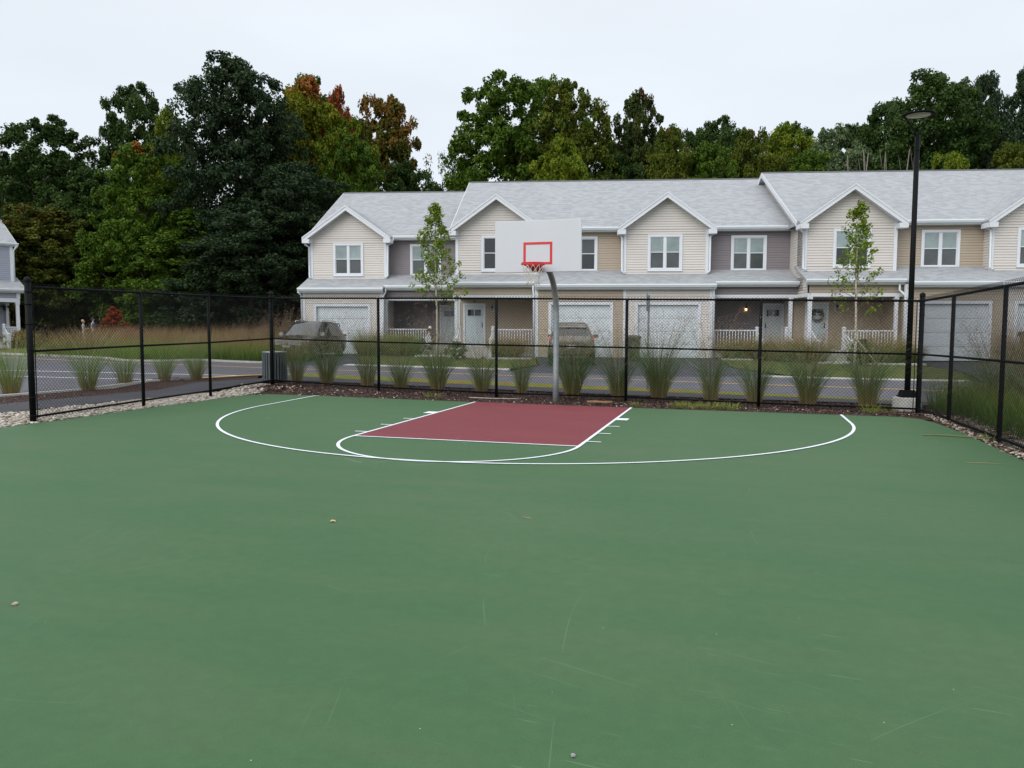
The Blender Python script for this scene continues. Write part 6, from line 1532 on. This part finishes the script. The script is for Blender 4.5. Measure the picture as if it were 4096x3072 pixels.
chips('bark_mulch', 'bark mulch under the green reeds beside the parking lot', 6000, lambda: (random.uniform(-13, -10.9), random.uniform(-5, 3.4)), CM)
LMt = attrmat('fallen leaves', [(0, (.09, .055, .035)), (.4, (.17, .11, .075)), (.7, (.26, .19, .14)), (1, (.38, .31, .25))], 'tint', .8)
chips('leaf_litter', 'dry brown leaf litter along the fence foot on the lamp side', 2600, lambda: (7.52+random.random()**.8*.75, random.uniform(-11, .3)), LMt, .026, .013)
def lf2():
    x = random.gauss(-7.9, .5); y = random.gauss(1.2, .25); return (x, y) if y > edgeY(max(-7.6, x))+.1 else None
chips('leaf_litter', 'heap of curled pale leaves at the corner post foot', 160, lf2, LMt, .045, .028, .01)
def lf3():
    x = random.uniform(-5.9, -3.2); y = random.gauss(1.25, .12); return (x, y)
chips('leaf_litter', 'scatter of pale curled leaves under the long fence rail', 90, lf3, LMt, .035, .02, .01)
# weeds
def weed(x, y, n, L, label, m=VM, sp=.9, r=.15, g='weeds in the mulch'):
    V, Fq, al = blades(n, L, sp, r, .008, 3, .6); V = V+np.array([0, 0, 0]); o = npmesh('weed_tuft', V, Fq, m, attr={'along': al}); o.location = (x, y, zg(x, y)-.01); return tag(o, label, 'weed', g)
LW_ = attrmat('weed blades', [(0, (.14, .16, .02)), (1, (.26, .34, .05))], 'along', .7, .3)
weed(1.85, .42, 50, .12, 'small bright weed tuft just right of the hoop pole foot'.replace(' right of', ' beyond'), LW_)
weed(2.75, .55, 60, .16, 'pale weed tuft by the red key corner', LW_, r=.2)
for i, x in enumerate((3.0, 3.45, 3.85)): weed(x, .40, 110, .17, ['yellow green grass patch in the mulch, on the key side of three', 'yellow green grass patch in the mulch, middle of three', 'yellow green grass patch in the mulch, on the lamp side of three'][i], LW_, r=.3)
weed(6.6, .55, 40, .22, 'spiky weed at the three point line end', LW_); weed(7.0, .75, 30, .14, 'tiny weed between the three point line and the corner post', LW_)
weed(-3.1, .75, 45, .16, 'weed tuft in the mulch beyond the green court, between two fence posts', LW_, r=.2)
weed(6.9, 1.9, 60, .2, 'leafy weed at the foot of the long fence near the lamp footing', LW_, r=.2)
weed(7.78, -3.2, 30, .16, 'little green weed at a post foot of the leaf littered fence', LW_)
# single things on the court
def stone(x, y, r, label, col, fl=.5, seed=1):
    rng = np.random.default_rng(seed); bm = bmesh.new(); bmesh.ops.create_icosphere(bm, subdivisions=3, radius=r)
    for v in bm.verts:
        n = v.co.normalized(); k = 1+.12*sin(n.x*3+seed)+.10*cos(n.y*4+seed*2)+.06*sin(n.z*7+n.x*5); v.co = Vector((n.x*1.25, n.y*.85, n.z*fl))*r*k
    me = bpy.data.meshes.new('stone'); bm.to_mesh(me); bm.free(); me.materials.append(mat('stone %d' % seed, col, .85, var=.25, vscale=60, bump=.5, bscale=150))
    for p in me.polygons: p.use_smooth = True
    o = bpy.data.objects.new('stone', me); COL.objects.link(o); o.location = (x, y, r*fl*.85); o.rotation_euler = (0, 0, seed*.9); return tag(o, label, 'stone', None)
stone(-.25, -13.03, .0165, 'cream pebble lying on the green court near its picture edge corner', (.42, .35, .25), .62, 1)
stone(3.38, -13.69, .0105, 'grey speckled stone chip on the green court, closest to the viewer', (.28, .27, .27), .6, 2)
b = MB(); b.add([(-.055, -.02, .004), (-.02, -.045, .012), (.02, -.03, .02), (.06, -.015, .006), (.035, .02, .022), (0, .045, .01), (-.03, .02, .026), (0, 0, .03)], [(0, 1, 7), (1, 2, 7), (2, 3, 7), (3, 4, 7), (4, 5, 7), (5, 6, 7), (6, 0, 7)])
o = b.build('fallen_leaf', mat('dry leaf', (.50, .33, .19), .8, var=.2, vscale=30), loc=(.59, -10.65, .002)); o.scale = (.5, .5, .6); tag(o, 'curled tan dead leaf on the green court', 'leaf')
b = MB(); b.tube([(-.05, .03, .004), (-.02, .008, .005), (.015, -.005, .004), (.05, -.01, .003)], [.002, .0028, .0028, .002], 5); tag(b.build('twig', mat('pink twig', (.42, .25, .16), .8), loc=(2.19, -10.02, 0)), 'short bent twig on the green court below the three point arc', 'twig')
b = MB(); b.tube([(-.62, .0, .02), (0, .02, .015), (.62, .06, .02)], [.008, .009, .007], 5); tag(b.build('stick', M['palestick'], loc=(-1.61, .85, zg(-1.6, .85))), 'long pale straight stick in the mulch beside the hoop pole', 'stick')
b = MB(); b.tube([(-.30, 0, .03), (-.1, .02, .035), (.12, 0, .03), (.28, .02, .035)], [.03, .035, .03, .036], 7); tag(b.build('log', M['wood'], loc=(1.0, .62, zg(1, .6))), 'short reddish piece of branch wood in the mulch beyond the red key', 'log')
b = MB(); b.tube([(-.55, .06, .012), (-.35, .09, .02), (0, .03, .015), (.35, -.05, .02), (.6, -.08, .03)], [.010, .012, .012, .011, .006], 6); tag(b.build('branch', mat('green twig', (.13, .14, .06), .8), loc=(7.40, -3.05, 0)), 'thin curved fallen branch at the court edge on the lamp side', 'branch')
b = MB(); b.tube([(-.25, .0, .005), (0, .01, .007), (.28, -.02, .005)], [.003, .0035, .002], 5); tag(b.build('twig', mat('dry straw', (.30, .22, .10), .8), loc=(7.05, -5.6, 0)), 'straw coloured twig on the court, nearest the leaf littered fence', 'twig')
